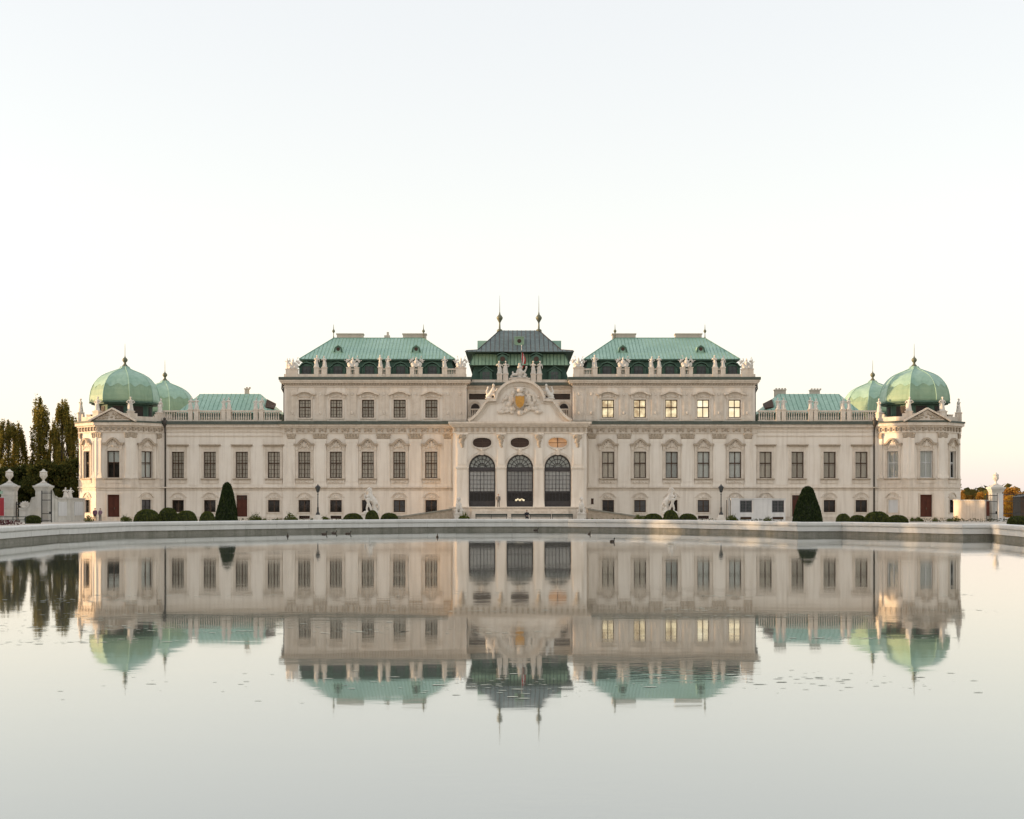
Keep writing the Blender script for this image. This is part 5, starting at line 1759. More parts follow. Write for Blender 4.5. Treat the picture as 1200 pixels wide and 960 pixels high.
# horse tamers on pedestals
def tamer(mir):
    b = MB()
    k = mir
    # horse rearing
    b.tube([(k * 0.75, 0.1, 1.0), (k * 0.55, 0.1, 1.35), (k * 0.15, 0.1, 1.85), (k * 0.0, 0.1, 2.2)], [0.36, 0.42, 0.40, 0.3], 12)
    b.tube([(k * 0.0, 0.1, 2.2), (k * -0.05, 0.08, 2.6), (k * 0.05, 0.05, 2.95)], [0.28, 0.2, 0.16], 10)
    b.tube([(k * 0.1, 0.05, 3.0), (k * -0.2, 0.0, 2.85), (k * -0.4, -0.02, 2.65)], [0.17, 0.13, 0.08], 8)
    b.tube([(k * 0.2, 0.1, 3.0), (k * 0.25, 0.12, 2.6), (k * 0.3, 0.12, 2.2)], [0.06, 0.1, 0.08], 6)
    for y, dx in ((-0.08, 0.0), (0.28, 0.12)):
        b.tube([(k * (0.7 + dx), y, 1.05), (k * (0.5 + dx), y, 0.75), (k * (0.85 + dx), y, 0.45), (k * (0.72 + dx), y, 0.08)], [0.24, 0.16, 0.10, 0.09], 8)
        b.tube([(k * 0.0, y, 2.0), (k * -0.4, y, 2.05 - dx), (k * -0.55, y, 1.65), (k * -0.42, y, 1.5)], [0.17, 0.12, 0.08, 0.08], 8)
    b.tube([(k * 0.95, 0.1, 1.1), (k * 1.15, 0.12, 0.8), (k * 1.1, 0.12, 0.3)], [0.1, 0.13, 0.08], 7)
    b.tube([(k * 0.6, 0.1, 0.1), (k * 0.5, 0.1, 0.9)], [0.42, 0.25], 9)
    # man
    b.tube([(k * -0.25, -0.35, 0.1), (k * -0.3, -0.38, 0.55), (k * -0.15, -0.35, 1.0)], [0.1, 0.13, 0.17], 8)
    b.tube([(k * 0.25, -0.4, 0.1), (k * 0.2, -0.42, 0.55), (k * 0.0, -0.36, 1.0)], [0.1, 0.13, 0.17], 8)
    b.tube([(k * -0.06, -0.35, 0.95), (k * -0.12, -0.33, 1.3), (k * -0.2, -0.3, 1.62), (k * -0.22, -0.3, 1.8)], [0.2, 0.19, 0.25, 0.1], 10)
    b.blob((k * -0.25, -0.34, 1.98), (0.14, 0.15, 0.18))
    b.tube([(k * -0.4, -0.3, 1.65), (k * -0.62, -0.25, 1.95), (k * -0.45, -0.15, 2.35)], [0.1, 0.085, 0.07], 8)
    b.tube([(k * 0.02, -0.32, 1.65), (k * 0.25, -0.4, 1.4), (k * 0.3, -0.3, 1.7)], [0.1, 0.085, 0.07], 8)
    b.lathe(0.2 * k, 0, [(1.0, 0), (0.95, 0.12), (0.8, 0.22)], 14)
    return remesh(b, 0.05, 'figure_group', 'statue')
for k, (px, Y) in zip((1, -1), ((433, 172.0), (786.5, 172.0))):
    e_ = tag(empty('horse_statue', (WX(px, Y), Y, 0)), 'white stone statue of a man restraining a rearing horse, on a pedestal', 'statue', 'horse tamer statues before the palace')
    p_ = MB()
    p_.cbox(0, 0, 0, 2.3, 1.9, 0.25).cbox(0, 0, 0.25, 2.0, 1.6, 0.75).cbox(0, 0, 1.0, 2.25, 1.85, 0.16)
    p_.build('pedestal', 'statue', e_)
    obj('figure_group', tamer(k), e_, (0, 0, 1.16))

# ------------------------------------------------------------------ white booth with two lattice windows
BY = 190.0
bx0, bx1 = WX(856.5, BY), WX(920.5, BY)
bw = bx1 - bx0
booth = tag(empty('booth', ((bx0 + bx1) / 2, BY, 0)), 'low white boarded booth with two grey lattice windows beside a wing door', 'booth')
b = MB()
wc = [WX(874.2, BY) - (bx0 + bx1) / 2, WX(911.8, BY) - (bx0 + bx1) / 2]
hz = [(x - 0.82, x + 0.82, 1.1, 2.72) for x in wc] + [(x - 0.75, x + 0.75, 0.15, 0.5) for x in wc]
wall(b, -bw / 2, bw / 2, -0.02, 2.9, 0, hz, 0.2)
shell(b, -bw / 2, bw / 2, 0, 2.2, -0.02, 2.9)
b.build('wall', 'white_plaster', booth)
MB().box(-bw / 2 - 0.06, bw / 2 + 0.06, -0.08, 2.28, 2.9, 2.98).build('roof', 'white_plaster', booth)
for k in range(7):
    z = 0.42 * k + 0.12
    x = -bw / 2
    for h in hz[:2] + [(bw / 2 + 0.12, bw / 2, -1, 9)]:
        if z + 0.2 > 1.0:
            MB().box(x, h[0] - 0.12, -0.02, 0.005, z - 0.01, z + 0.385).build('board', 'white_plaster', booth)
            x = h[1] + 0.12
for x in wc:
    f = MB(); bars(f, 1.64, 1.1, 2.72, 0.03, 4, 4, 0.03, 0.06)
    fo = f.build('window', 'shutter', booth, loc=(x, 0, 0))
    MB().box(-0.8, 0.8, 0.1, 0.13, 1.1, 2.72).build('pane', 'glass_dormer', fo)
    lt = MB()
    for k in range(9):
        lt.tube([(-0.75 + 0.19 * k, 0.06, 1.2), (-0.75 + 0.19 * k, 0.06, 2.6)], 0.012, 4)
    lt.build('lattice', 'iron', fo)
    MB().box(x - 0.75, x + 0.75, 0.1, 0.13, 0.15, 0.5).build('vent', 'glass_dark', booth)
for px in (851.5, 856.0):
    Yp = 189.0
    q = tag(empty('post', (WX(px, Yp), Yp, 0)), 'thin dark upright pole beside the white booth', 'post', 'poles beside the booth')
    MB().tube([(0, 0, 0), (0, 0, 2.75)], 0.05, 8).cbox(0, 0, 0, 0.4, 0.4, 0.06).build('shaft', 'iron', q)

# ------------------------------------------------------------------ lamp posts
def lamp(px, Y):
    e_ = tag(empty('street_lamp', (WX(px, Y), Y, 0)), 'black cast iron lamp post with lantern on a pale stone plinth', 'street lamp', 'lamp posts before the palace')
    MB().cbox(0, 0, 0, 1.0, 1.0, 0.5).frustum(0, 0, 0.5, 0.95, 0.8, 0.8, 0.6, 0.6).build('plinth', 'statue', e_)
    MB().lathe(0, 0, [(0.26, 0.95), (0.24, 1.1), (0.12, 1.3), (0.1, 1.7), (0.13, 1.75), (0.07, 1.85), (0.055, 3.3), (0.1, 3.36), (0.05, 3.45), (0.05, 3.62)], 10).build('column', 'iron', e_, True)
    l_ = MB().lathe(0, 0, [(0.12, 3.6), (0.15, 3.68)], 6).lathe(0, 0, [(0.3, 4.15), (0.34, 4.2), (0.18, 4.4), (0.08, 4.45), (0.03, 4.62)], 6)
    for k in range(6):
        a = 2 * PI * k / 6
        l_.tube([(0.14 * math.cos(a), 0.14 * math.sin(a), 3.66), (0.29 * math.cos(a), 0.29 * math.sin(a), 4.17)], 0.02, 4)
    lo_ = l_.build('lantern', 'iron', e_)
    MB().lathe(0, 0, [(0.12, 3.68), (0.26, 4.14)], 6).build('pane', 'glass_dormer', lo_)
lamp(372.5, 168)
lamp(845, 168)

# ------------------------------------------------------------------ benches before the steps
def bench(px0, px1, Y, label):
    x0_, x1_ = WX(px0, Y), WX(px1, Y)
    L = x1_ - x0_
    e_ = tag(empty('bench', ((x0_ + x1_) / 2, Y, 0)), label, 'bench')
    for k in range(3):
        MB().box(-L / 2, L / 2, -0.38 + 0.15 * k, -0.26 + 0.15 * k, 0.43, 0.47).build('seat_slat', 'iron_green', e_)
    for k in range(2):
        MB().box(-L / 2, L / 2, 0.12, 0.16, 0.58 + 0.2 * k, 0.75 + 0.2 * k).build('back_slat', 'iron_green', e_)
    for k in range(max(2, round(L / 2) + 1)):
        m_ = max(2, round(L / 2) + 1)
        x = -L / 2 + 0.1 + (L - 0.2) * k / (m_ - 1)
        MB().box(x - 0.03, x + 0.03, -0.36, -0.3, 0, 0.43).box(x - 0.03, x + 0.03, 0.06, 0.12, 0, 0.95).box(x - 0.03, x + 0.03, -0.3, 0.06, 0.37, 0.42).build('leg', 'iron', e_)
bench(557, 594.5, 183.0, 'long dark green slatted bench before the first entrance arch')
bench(599, 619, 183.0, 'short dark green bench with a seated person before the middle arch')
bench(620.5, 646, 183.0, 'dark green bench next to the seated person')
bench(646.5, 671.5, 183.0, 'dark green bench ending by the entrance corner statue')

# ------------------------------------------------------------------ people
def person(loc, rz, label, top, bottom, pose='stand', h=1.7):
    k = h / 1.75
    J = {}
    if pose == 'stand':
        J = dict(pel=(0, 0, 0.95), ch=(0, 0, 1.32), nk=(0, 0, 1.5), hd=(0, -0.02, 1.63),
                 legs=[[(s * 0.1, 0, 0.9), (s * 0.11, -0.02, 0.5), (s * 0.12, 0.03, 0.08), (s * 0.13, -0.14, 0.04)] for s in (-1, 1)],
                 arms=[[(s * 0.19, 0, 1.42), (s * 0.25, 0.03, 1.14), (s * 0.24, -0.08, 0.9)] for s in (-1, 1)])
    else:
        J = dict(pel=(0, 0, 0.55), ch=(0, -0.06, 0.95), nk=(0, -0.08, 1.12), hd=(0, -0.12, 1.25),
                 legs=[[(s * 0.1, 0, 0.55), (s * 0.13, -0.42, 0.55), (s * 0.13, -0.44, 0.08), (s * 0.13, -0.58, 0.04)] for s in (-1, 1)],
                 arms=[[(s * 0.19, -0.05, 1.03), (s * 0.26, -0.12, 0.76), (s * 0.1, -0.32, 0.66)] for s in (-1, 1)])
    S = lambda p: Vector(p) * k
    body, tp, bt = MB(), MB(), MB()
    body.tube([S(J['pel']), S(J['ch']), S(J['nk']), S(J['hd'])], [0.14, 0.15, 0.055, 0.05], 10)
    body.blob(S(J['hd']) + Vector((0, 0, 0.02)), (0.078, 0.095, 0.115))
    body.blob(S(J['hd']) + Vector((0, -0.095, 0.01)), (0.016, 0.025, 0.025), 6, 5)
    for s in (-1, 1):
        body.blob(S(J['hd']) + Vector((s * 0.08, 0, 0.01)), (0.015, 0.025, 0.035), 6, 5)
    tp.tube([S(J['pel']) - Vector((0, 0, 0.08)), (S(J['pel']) + S(J['ch'])) / 2, S(J['ch']), S(J['nk']) - Vector((0, 0, 0.03))], [0.185, 0.165, 0.2, 0.09], 12)
    bt.blob(S(J['pel']) - Vector((0, 0, 0.05)), (0.18, 0.14, 0.14))
    for L in J['legs']:
        L = [S(p) for p in L]
        body.tube(L[:3], [0.08, 0.055, 0.04], 8)
        body.tube(L[2:], [0.045, 0.04], 8)
        bt.tube(L[:3], [0.105, 0.078, 0.065], 10)
        bt.tube([L[2] - Vector((0, 0, 0.02)), L[3]], [0.06, 0.05], 8)
    for A in J['arms']:
        A = [S(p) for p in A]
        body.tube(A, [0.05, 0.04, 0.03], 8)
        d = (A[2] - A[1]).normalized()
        body.blob(A[2] + d * 0.05, (0.035, 0.03, 0.045), 8, 6)
        for q in range(4):
            o0 = A[2] + d * 0.08 + Vector(((q - 1.5) * 0.017, 0, 0))
            body.tube([o0, o0 + d * (0.05 + 0.012 * (1 - abs(q - 1.5))), o0 + d * 0.085 + Vector((0, -0.02, 0))], [0.01, 0.009, 0.007], 5)
        body.tube([A[2] + d * 0.03 + Vector((0.03, -0.01, 0)), A[2] + d * 0.08 + Vector((0.05, -0.03, 0))], [0.011, 0.008], 5)
        tp.tube([A[0], A[1], A[2] - d * 0.03], [0.085, 0.065, 0.05], 9)
    e_ = tag(empty('person', loc, rz), label, 'person')
    obj('body', remesh(body, 0.012, 'body', 'skin'), e_)
    obj('jacket', remesh(tp, 0.02, 'jacket', top), e_)
    obj('trousers', remesh(bt, 0.02, 'trousers', bottom), e_)
    hr = MB().blob(S(J['hd']) + Vector((0, 0.02, 0.05)), (0.092, 0.105, 0.1)).blob(S(J['hd']) + Vector((0, 0.055, 0.0)), (0.085, 0.06, 0.11))
    obj('hair', remesh(hr, 0.02, 'hair', 'hair_dark'), e_)
    return e_
PY2 = 186.0
person((WX(111.3, PY2), PY2, 0), 0.3, 'standing person in a plum top and dark trousers by the red tower door', 'cloth_plum', 'cloth_dark', h=1.68)
person((WX(117.2, PY2), PY2 + 0.1, 0), -0.3, 'standing person in a mauve top and grey trousers near the red tower door', 'cloth_mauve', 'cloth_grey', h=1.66)
person((WX(617.3, 183.0), 182.85, 0.0), 0.1, 'person in dark clothes sitting on a bench before the middle arch', 'cloth_dark', 'cloth_dark', 'sit', 1.9)
person((WX(584, 188.5), 188.5, 1.84), 0.2, 'person in grey standing on the landing between two arches', 'cloth_grey', 'cloth_grey', h=1.72)

# ------------------------------------------------------------------ ducks
def duck_me(m1, seed):
    b = MB()
    b.tube([(0.0, 0.26, 0.08), (0, 0.12, 0.06), (0, -0.08, 0.05), (0, -0.2, 0.06)], [0.02, 0.09, 0.1, 0.05], 10)
    b.tube([(0, -0.16, 0.06), (0, -0.2, 0.16), (0, -0.21, 0.22)], [0.055, 0.04, 0.035], 8)
    return remesh(b, 0.02, 'body', m1)
hd = MB().blob((0, -0.23, 0.24), (0.045, 0.06, 0.05)).mesh('head', 'duck_head', True)
bl = MB().box(-0.015, 0.015, -0.34, -0.27, 0.215, 0.235).mesh('bill', 'bill')
DB = duck_me('duck_brown', 1)
DR = duck_me('duck_rust', 2)
for i, (px, py, rz) in enumerate(((337, 628.5, 0.2), (380, 626.3, 1.4), (391.5, 625.3, 1.3), (408, 625.8, 1.7), (512.5, 629.5, 0.1), (690.5, 626, 0.3), (717.5, 635, 2.4), (628, 621, 1.9))):
    Y = 2.1 * 1657 / (py - 591)
    Y = min(Y, 113.0)
    e_ = tag(empty('duck', (WX(px, Y), Y, 0.085), rz), 'small dark duck swimming on the still pool', 'duck', 'ducks on the pool')
    e_.scale = (0.85,) * 3
    obj('body', DB, e_); obj('head', hd, e_); obj('bill', bl, e_)
Y = 89.0
e_ = tag(empty('duck', (WX(87, Y), Y, 0.085), 1.2), 'rust red duck swimming close to the pool rim', 'duck')
e_.scale = (1.2,) * 3
obj('body', DR, e_); obj('head', MB().blob((0, -0.23, 0.24), (0.045, 0.06, 0.05)).mesh('head', 'duck_rust', True), e_); obj('bill', bl, e_)

# pale flakes of weed drifting on the water
random.seed(12)
fk = MB()
patches = [(random.uniform(-10, 10), random.uniform(16, 34), random.uniform(1.0, 3.5), random.uniform(0.3, 1.2)) for _ in range(26)]
for cx, cy, rx, ry in patches:
    for _ in range(random.randint(25, 80)):
        x, y = random.gauss(cx, rx * 0.5), random.gauss(cy, ry * 0.5)
        r0 = random.uniform(0.004, 0.017) * random.choice((1, 1, 2))
        if abs(x) > 26: continue
        k = 6
        a0 = random.uniform(0, PI)
        fk.face([(x + r0 * random.uniform(0.7, 1.5) * 2.2 * math.cos(a0 + 2 * PI * i / k), y + r0 * random.uniform(0.7, 1.3) * math.sin(a0 + 2 * PI * i / k), 0.1045) for i in range(k)])
tag(fk.build('floating_weed', 'flake'), 'pale scattered flakes of weed drifting on the pool', 'weed', kind='stuff')
# ------------------------------------------------------------------ planting
def leaf(mb, p, r, rnd, up=0.3):
    n_ = Vector((rnd.gauss(0, 1), rnd.gauss(0, 1), rnd.gauss(up, 1))).normalized()
    u = n_.orthogonal().normalized()
    u.rotate(Matrix.Rotation(rnd.uniform(0, 2 * PI), 3, n_))
    w = n_.cross(u)
    a, b_ = r * rnd.uniform(0.7, 1.3), r * rnd.uniform(0.4, 0.75)
    mb.face([p - u * a, p + w * b_, p + u * a, p - w * b_])


def poplar(h, w, seed, leaves=9000, lf=0.2):
    """columnar crown: many steep branches, each with leaf clumps, uneven outline"""
    r = random.Random(seed)
    tr, cr = MB(), MB()
    tr.tube([(0, 0, 0), (0.1, 0, h * 0.4), (0, 0.05, h * 0.95)], [0.45, 0.28, 0.05], 8)
    clumps = []
    for i in range(46):
        a = r.uniform(0, 2 * PI)
        z0 = h * r.uniform(0.05, 0.78)
        L = h * r.uniform(0.14, 0.30)
        env = w / 2 * min(1.0, 0.55 + 1.6 * (z0 / h)) * (1 - 0.42 * max(0, (z0 + L) / h - 0.7) / 0.3)
        e = r.uniform(0.55, 1.05) * env
        p0 = Vector((0, 0, z0))
        p1 = Vector((math.cos(a) * e, math.sin(a) * e, z0 + L * 0.45))
        p2 = Vector((math.cos(a) * e * 0.95, math.sin(a) * e * 0.95, min(z0 + L, h * r.uniform(0.88, 1.0))))
        tr.tube([p0, p1, p2], [0.09, 0.06, 0.02], 5)
        for k in range(5):
            t = k / 4
            q = p1.lerp(p2, t)
            clumps.append((q, 0.36 * w * r.uniform(0.3, 0.45), r.uniform(1.0, 1.7)))
    for k in range(14):
        clumps.append((Vector((r.gauss(0, 0.1), r.gauss(0, 0.1), h * (0.55 + 0.45 * k / 13))), w * 0.17 * (1.15 - k / 16), 1.6))
    per = leaves // len(clumps)
    for c, rr, st_ in clumps:
        for _ in range(per):
            d = Vector((r.gauss(0, 1), r.gauss(0, 1), r.gauss(0, 1)))
            d = d.normalized() * rr * r.random() ** 0.45
            leaf(cr, c + Vector((d.x, d.y, d.z * 1.5 * st_)), lf, r)
    return tr.mesh('trunk', 'bark'), cr


def round_tree(h, w, seed, leaves=8000, lf=0.22, z_low=0.15):
    r = random.Random(seed)
    tr, cr = MB(), MB()
    tr.tube([(0, 0, 0), (0.05, 0, h * 0.35), (0, 0.1, h * 0.7)], [0.32, 0.22, 0.06], 8)
    clumps = []
    for i in range(44):
        a = r.uniform(0, 2 * PI)
        t = r.random()
        z = h * (z_low + (0.93 - z_low) * t)
        e = w / 2 * math.sqrt(max(0.05, 1 - (2 * t - 0.85) ** 2 * 0.8)) * r.uniform(0.3, 1.0)
        q = Vector((math.cos(a) * e, math.sin(a) * e, z))
        tr.tube([(0, 0, max(0.2, z * 0.55)), (q.x * 0.5, q.y * 0.5, z * 0.8), q], [0.08, 0.05, 0.02], 5)
        clumps.append((q, w * r.uniform(0.09, 0.2)))
    per = leaves // len(clumps)
    for c, rr in clumps:
        for _ in range(per):
            d = Vector((r.gauss(0, 1), r.gauss(0, 1), r.gauss(0, 1))).normalized() * rr * r.random() ** 0.4
            leaf(cr, c + Vector((d.x, d.y, d.z * 0.85)), lf, r)
    return tr.mesh('trunk', 'bark'), cr


def plant_tree(name, tm, cm, loc, label, group=None, rz=0.0, sc=1.0):
    e_ = tag(empty(name, loc, rz), label, 'tree', group)
    e_.scale = sc if isinstance(sc, tuple) else (sc,) * 3
    obj('trunk', tm, e_)
    obj('crown', cm, e_)
    return e_

tA, cA = poplar(20, 4.2, 11, 17000, 0.17)
cA = cA.mesh('crown', 'leaf_poplar')
tB, cB = poplar(19, 3.9, 23, 16000, 0.17)
cB = cB.mesh('crown', 'leaf_poplar')
GP = 'poplars beside the corner tower'
for i, (px, Y, hh, tm, cm, bh, rz, wsc, lab) in enumerate((
        (9.5, 228, 494, tA, cA, 20, 0.3, 0.8, 'broad golden poplar behind the urn pier next to the red notice board'),
        (21.5, 231, 498, tB, cB, 19, 1.0, 0.72, 'slim shorter poplar rising between the two urn piers'),
        (46.5, 230, 468, tB, cB, 19, 2.0, 0.9, 'tallest broad poplar behind the pier joined to the curved wall'),
        (73, 229, 471, tA, cA, 20, 4.0, 0.74, 'tall poplar behind the pair of figures on the garden wall'),
        (64, 233, 495, tB, cB, 19, 3.1, 0.5, 'thin lower poplar tucked between the two tallest poplars'),
        (85.5, 232, 490, tB, cB, 19, 5.2, 0.7, 'poplar standing closest to the domed tower'))):
    H = WZ(hh, Y)
    plant_tree('poplar_tree', tm, cm, (WX(px, Y), Y, -0.02), lab, GP, rz, (wsc, wsc, H / bh))
tC, cC = round_tree(8.5, 7.5, 4, 9000, 0.24, 0.1)
cCd = cC.mesh('crown', 'leaf_dark')
for i, (px, Y, hh, sc) in enumerate(((5, 212, 549, 0.95), (30, 214, 546, 1.0), (55, 210, 541, 1.1), (75, 213, 545, 1.0), (90, 216, 538, 1.05), (-18, 213, 545, 1.0))):
    H = WZ(hh, Y)
    plant_tree('leafy_tree', tC, cCd, (WX(px, Y), Y, -0.02), 'unseen bushy tree added out of view to shade the domed tower', 'bushy trees below the poplars', i * 1.1, (sc, sc, H / 8.5))
for k_, (x_, y_) in enumerate(((-82, 198), (-88, 203))):  # two trees out of view, added to shade the tower beside the gate
    plant_tree('leafy_tree', tC, cCd, (x_, y_, -0.02), 'unseen bushy tree added out of view to shade the domed tower', 'bushy trees below the poplars', k_, (0.95, 0.95, 1.7))
# right: autumn trees beyond the gate
tD, cD = round_tree(6.5, 6.0, 9, 7000, 0.2, 0.1)
cDy = cD.mesh('crown', 'leaf_yellow')
cDo = cD.mesh('crown', 'leaf_olive')
cDr = cD.mesh('crown', 'leaf_rust')
Y = 238
plant_tree('autumn_tree', tD, cDy, (WX(1185, Y), Y, -0.02), 'bright yellow autumn tree behind the iron fence', None, 0.4, (0.8, 0.8, 0.56))
plant_tree('autumn_tree', tD, cDr, (WX(1186, 252), 252, -0.02), 'golden brown tree rising above the yellow tree', None, 1.4, (1.35, 1.1, 0.8))
plant_tree('autumn_tree', tD, cDo, (WX(1214, 244), 244, -0.02), 'olive brown tree at the far end of the iron fence', None, 2.4, (1.3, 1.1, 0.72))
for i, (px, Y, hh, sc, m_) in enumerate(((1129, 300, 575, 0.55, cDr), (1150, 305, 577, 0.6, cDr), (1141, 330, 578, 0.5, cDr), (1158, 310, 575, 0.55, cDy), (1121, 320, 576, 0.5, cDo))):
    H = WZ(hh, Y)
    plant_tree('distant_tree', tD, m_, (WX(px, Y), Y, -0.02), 'small far autumn tree showing over the pale wall by the tower' if m_ is cDo else 'small far golden tree showing over the pale wall', 'far trees over the wall', i, (sc, sc, H / 6.5))
# far houses over the wall
for i, (px, Y, w_, top, lab) in enumerate(((1136, 420, 6.0, 573, 'far pale house with gabled roof over the boundary wall'), (1146, 430, 5.0, 574, 'second far pale house beside the gabled house'))):
    z = WZ(top, Y)
    e_ = tag(empty('house', (WX(px, Y), Y, -0.02)), lab, 'house')
    MB().cbox(0, 0, 0, w_, 8, z - 1.8).build('wall', 'far_wall', e_)
    MB().prism([(-w_ / 2 - 0.2, z - 1.8), (w_ / 2 + 0.2, z - 1.8), (0, z)], -4.2, 4.2).build('roof', 'far_wall', e_)
    for k in (-1, 1):
        MB().box(k * w_ / 4 - 0.4, k * w_ / 4 + 0.4, -4.03, -4.0, z - 4.0, z - 2.6).build('window', 'glass_dark', e_)
# tree belt closing the horizon on both sides
bt = MB()
bt2 = MB()
rb = random.Random(8)
for i in range(9000):
    side = rb.choice((-1, 1))
    x = side * rb.uniform(75, 330)
    y = 330 + rb.gauss(0, 14)
    z = rb.random() ** 0.7 * (6 + 3.0 * math.sin(x * 0.09) + 2.0 * math.sin(x * 0.23 + 1))
    leaf(bt, Vector((x, y, max(0.1, z))), 1.1, rb)
tag(bt.build('tree_belt', 'leaf_olive'), 'far belt of trees along the park edge', 'trees', kind='stuff')

# unseen alley of trees beside the pool, added to block the low sun
for i in range(15000):
    y = rb.uniform(-10, 184)
    x = -92 + rb.gauss(0, 4.5)
    z = rb.random() ** 0.6 * (14 + 1.5 * math.sin(y * 0.55) + 0.8 * math.sin(y * 1.3))
    if abs(x + 92) < 9:
        leaf(bt2, Vector((x, y, max(0.1, z))), 0.9, rb)
tag(bt2.build('shading_alley', 'leaf_dark'), 'long unseen alley of trees added beside the pool to block low sun', 'trees', kind='stuff')


def clipped(shape, seed, leaves, lf, core='box_core', lm='leaf_box'):
    """clipped evergreen: dense core under a skin of small leaves; unit size (z 0..1, radius 1)"""
    r = random.Random(seed)
    cb = MB()
    ph = [r.uniform(0, 6) for _ in range(6)]

    def rad(t, a):
        bump = 1 + 0.035 * math.sin(3 * a + ph[0] + 4 * t) + 0.03 * math.sin(5 * a + ph[1] - 6 * t) + 0.025 * math.sin(9 * t + ph[2] + 2 * a)
        return shape(t) * bump
    n_, m_ = 20, 14
    vs = []
    for j in range(m_ + 1):
        t = j / m_
        for k in range(n_):
            a = 2 * PI * k / n_
            q = rad(t, a) * 0.965
            vs.append((q * math.cos(a), q * math.sin(a), t * 0.985))
    cb.idx(vs, [(j * n_ + k, j * n_ + (k + 1) % n_, (j + 1) * n_ + (k + 1) % n_, (j + 1) * n_ + k) for j in range(m_) for k in range(n_)] + [tuple(m_ * n_ + k for k in range(n_))])
    lv = MB()
    for _ in range(leaves):
        t = r.random()
        a = r.uniform(0, 2 * PI)
        q = rad(t, a) * r.uniform(0.95, 1.03)
        leaf(lv, Vector((q * math.cos(a), q * math.sin(a), min(1.0, t * r.uniform(0.99, 1.02)))), lf, r)
    return cb.mesh('core', core, True), lv.mesh('leaves', lm)

dome_s = lambda t: max(0.0, 1 - max(0.0, (t - 0.4) / 0.6) ** 2.6) ** 0.5 * (0.88 + 0.12 * math.sin(min(1, t / 0.4) * PI / 2))
cone_s = lambda t: max(0.02, (1 - t ** 1.5 * 0.72) * (0.9 + 0.1 * min(1, t / 0.1)) * (math.sqrt(max(0, 1 - ((t - 0.88) / 0.12) ** 2)) if t > 0.88 else 1))
BOX = [clipped(dome_s, k, 3400, 0.06) for k in (1, 2)]
CONE = clipped(cone_s, 5, 6000, 0.045, lm='leaf_yew')


def bush(px0, px1, top, Y, label, group, i=0, deep=None):
    w_ = WX(px1, Y) - WX(px0, Y)
    z = WZ(top, Y)
    e_ = tag(empty('clipped_bush', (WX((px0 + px1) / 2, Y), Y, 0)), label, 'bush', group)
    e_.scale = (w_ / 2, (deep or w_) / 2, z)
    e_.rotation_euler.z = 0
    cm, lm = BOX[i % 2]
    obj('core', cm, e_)
    obj('leaves', lm, e_)
LB = 'low clipped box mound in the row before the palace wing and domed tower'
for i, (a, b_, t, lab) in enumerate(((158, 187, 597.5, 'wide clipped box mound below the grey shuttered tower window'), (186, 208, 595.5, 'tallest clipped box mound at the foot of the dark downpipe'), (206, 230.5, 599, 'clipped box mound between the tallest mound and the single ball'))):
    bush(a, b_, t, 124 + 2 * (i % 2), lab, 'box mounds beside the domed towers', i)
for i, (a, b_, t, lab) in enumerate(((979.5, 997, 602.5, 'small box mound at the cone end of the four mound row'), (995, 1015, 604, 'low box mound second from the wide yew cone'), (1013, 1043, 600, 'biggest box mound in the row of four by the tower'), (1040, 1063.5, 604, 'low box mound below the blocked white tower window'))):
    bush(a, b_, t, 122 + 2 * (i % 2), lab, 'box mounds beside the domed towers', i)
bush(234, 252, 600, 118, 'single round box ball beside the tall clipped cone', None)
for cx, sgn in ((433, 1), (786.5, -1)):
    pass
for i, (a, b_, t, lab) in enumerate(((402, 425.5, 602, 'o'), (446, 466.5, 601.5, 'o'), (754, 777, 602.3, 'o'), (795, 816.5, 602.3, 'o'))):
    bush(a, b_, t, 130, 'long low box mound flanking the round ball before a horse statue', 'low box mounds before the horse statues', i)
for a, b_, t in ((428, 443.8, 598.6), (777, 795, 598.4)):
    bush(a, b_, t, 129, 'round clipped box ball before a horse statue pedestal', 'box balls before the horse statues')
bush(29.5, 47.5, 604, 160, 'round clipped box ball before the iron garden gate', None, 1)
bush(1181, 1206, 605, 146, 'dark box ball beneath the yellow tree by the iron fence', None, 1)
for px, top, w_, lab in ((266, 566.5, 26.5, 'slim clipped yew cone beside a single round box ball'), (946.5, 571, 35, 'wide clipped yew cone next to the white booth')):
    Y = 140
    e_ = tag(empty('clipped_cone', (WX(px, Y), Y, 0)), lab, 'topiary', 'yew cones before the wings')
    rr = WX(600 + w_, Y) / 2
    e_.scale = (rr, rr, WZ(top, Y))
    obj('core', CONE[0], e_)
    obj('leaves', CONE[1], e_)

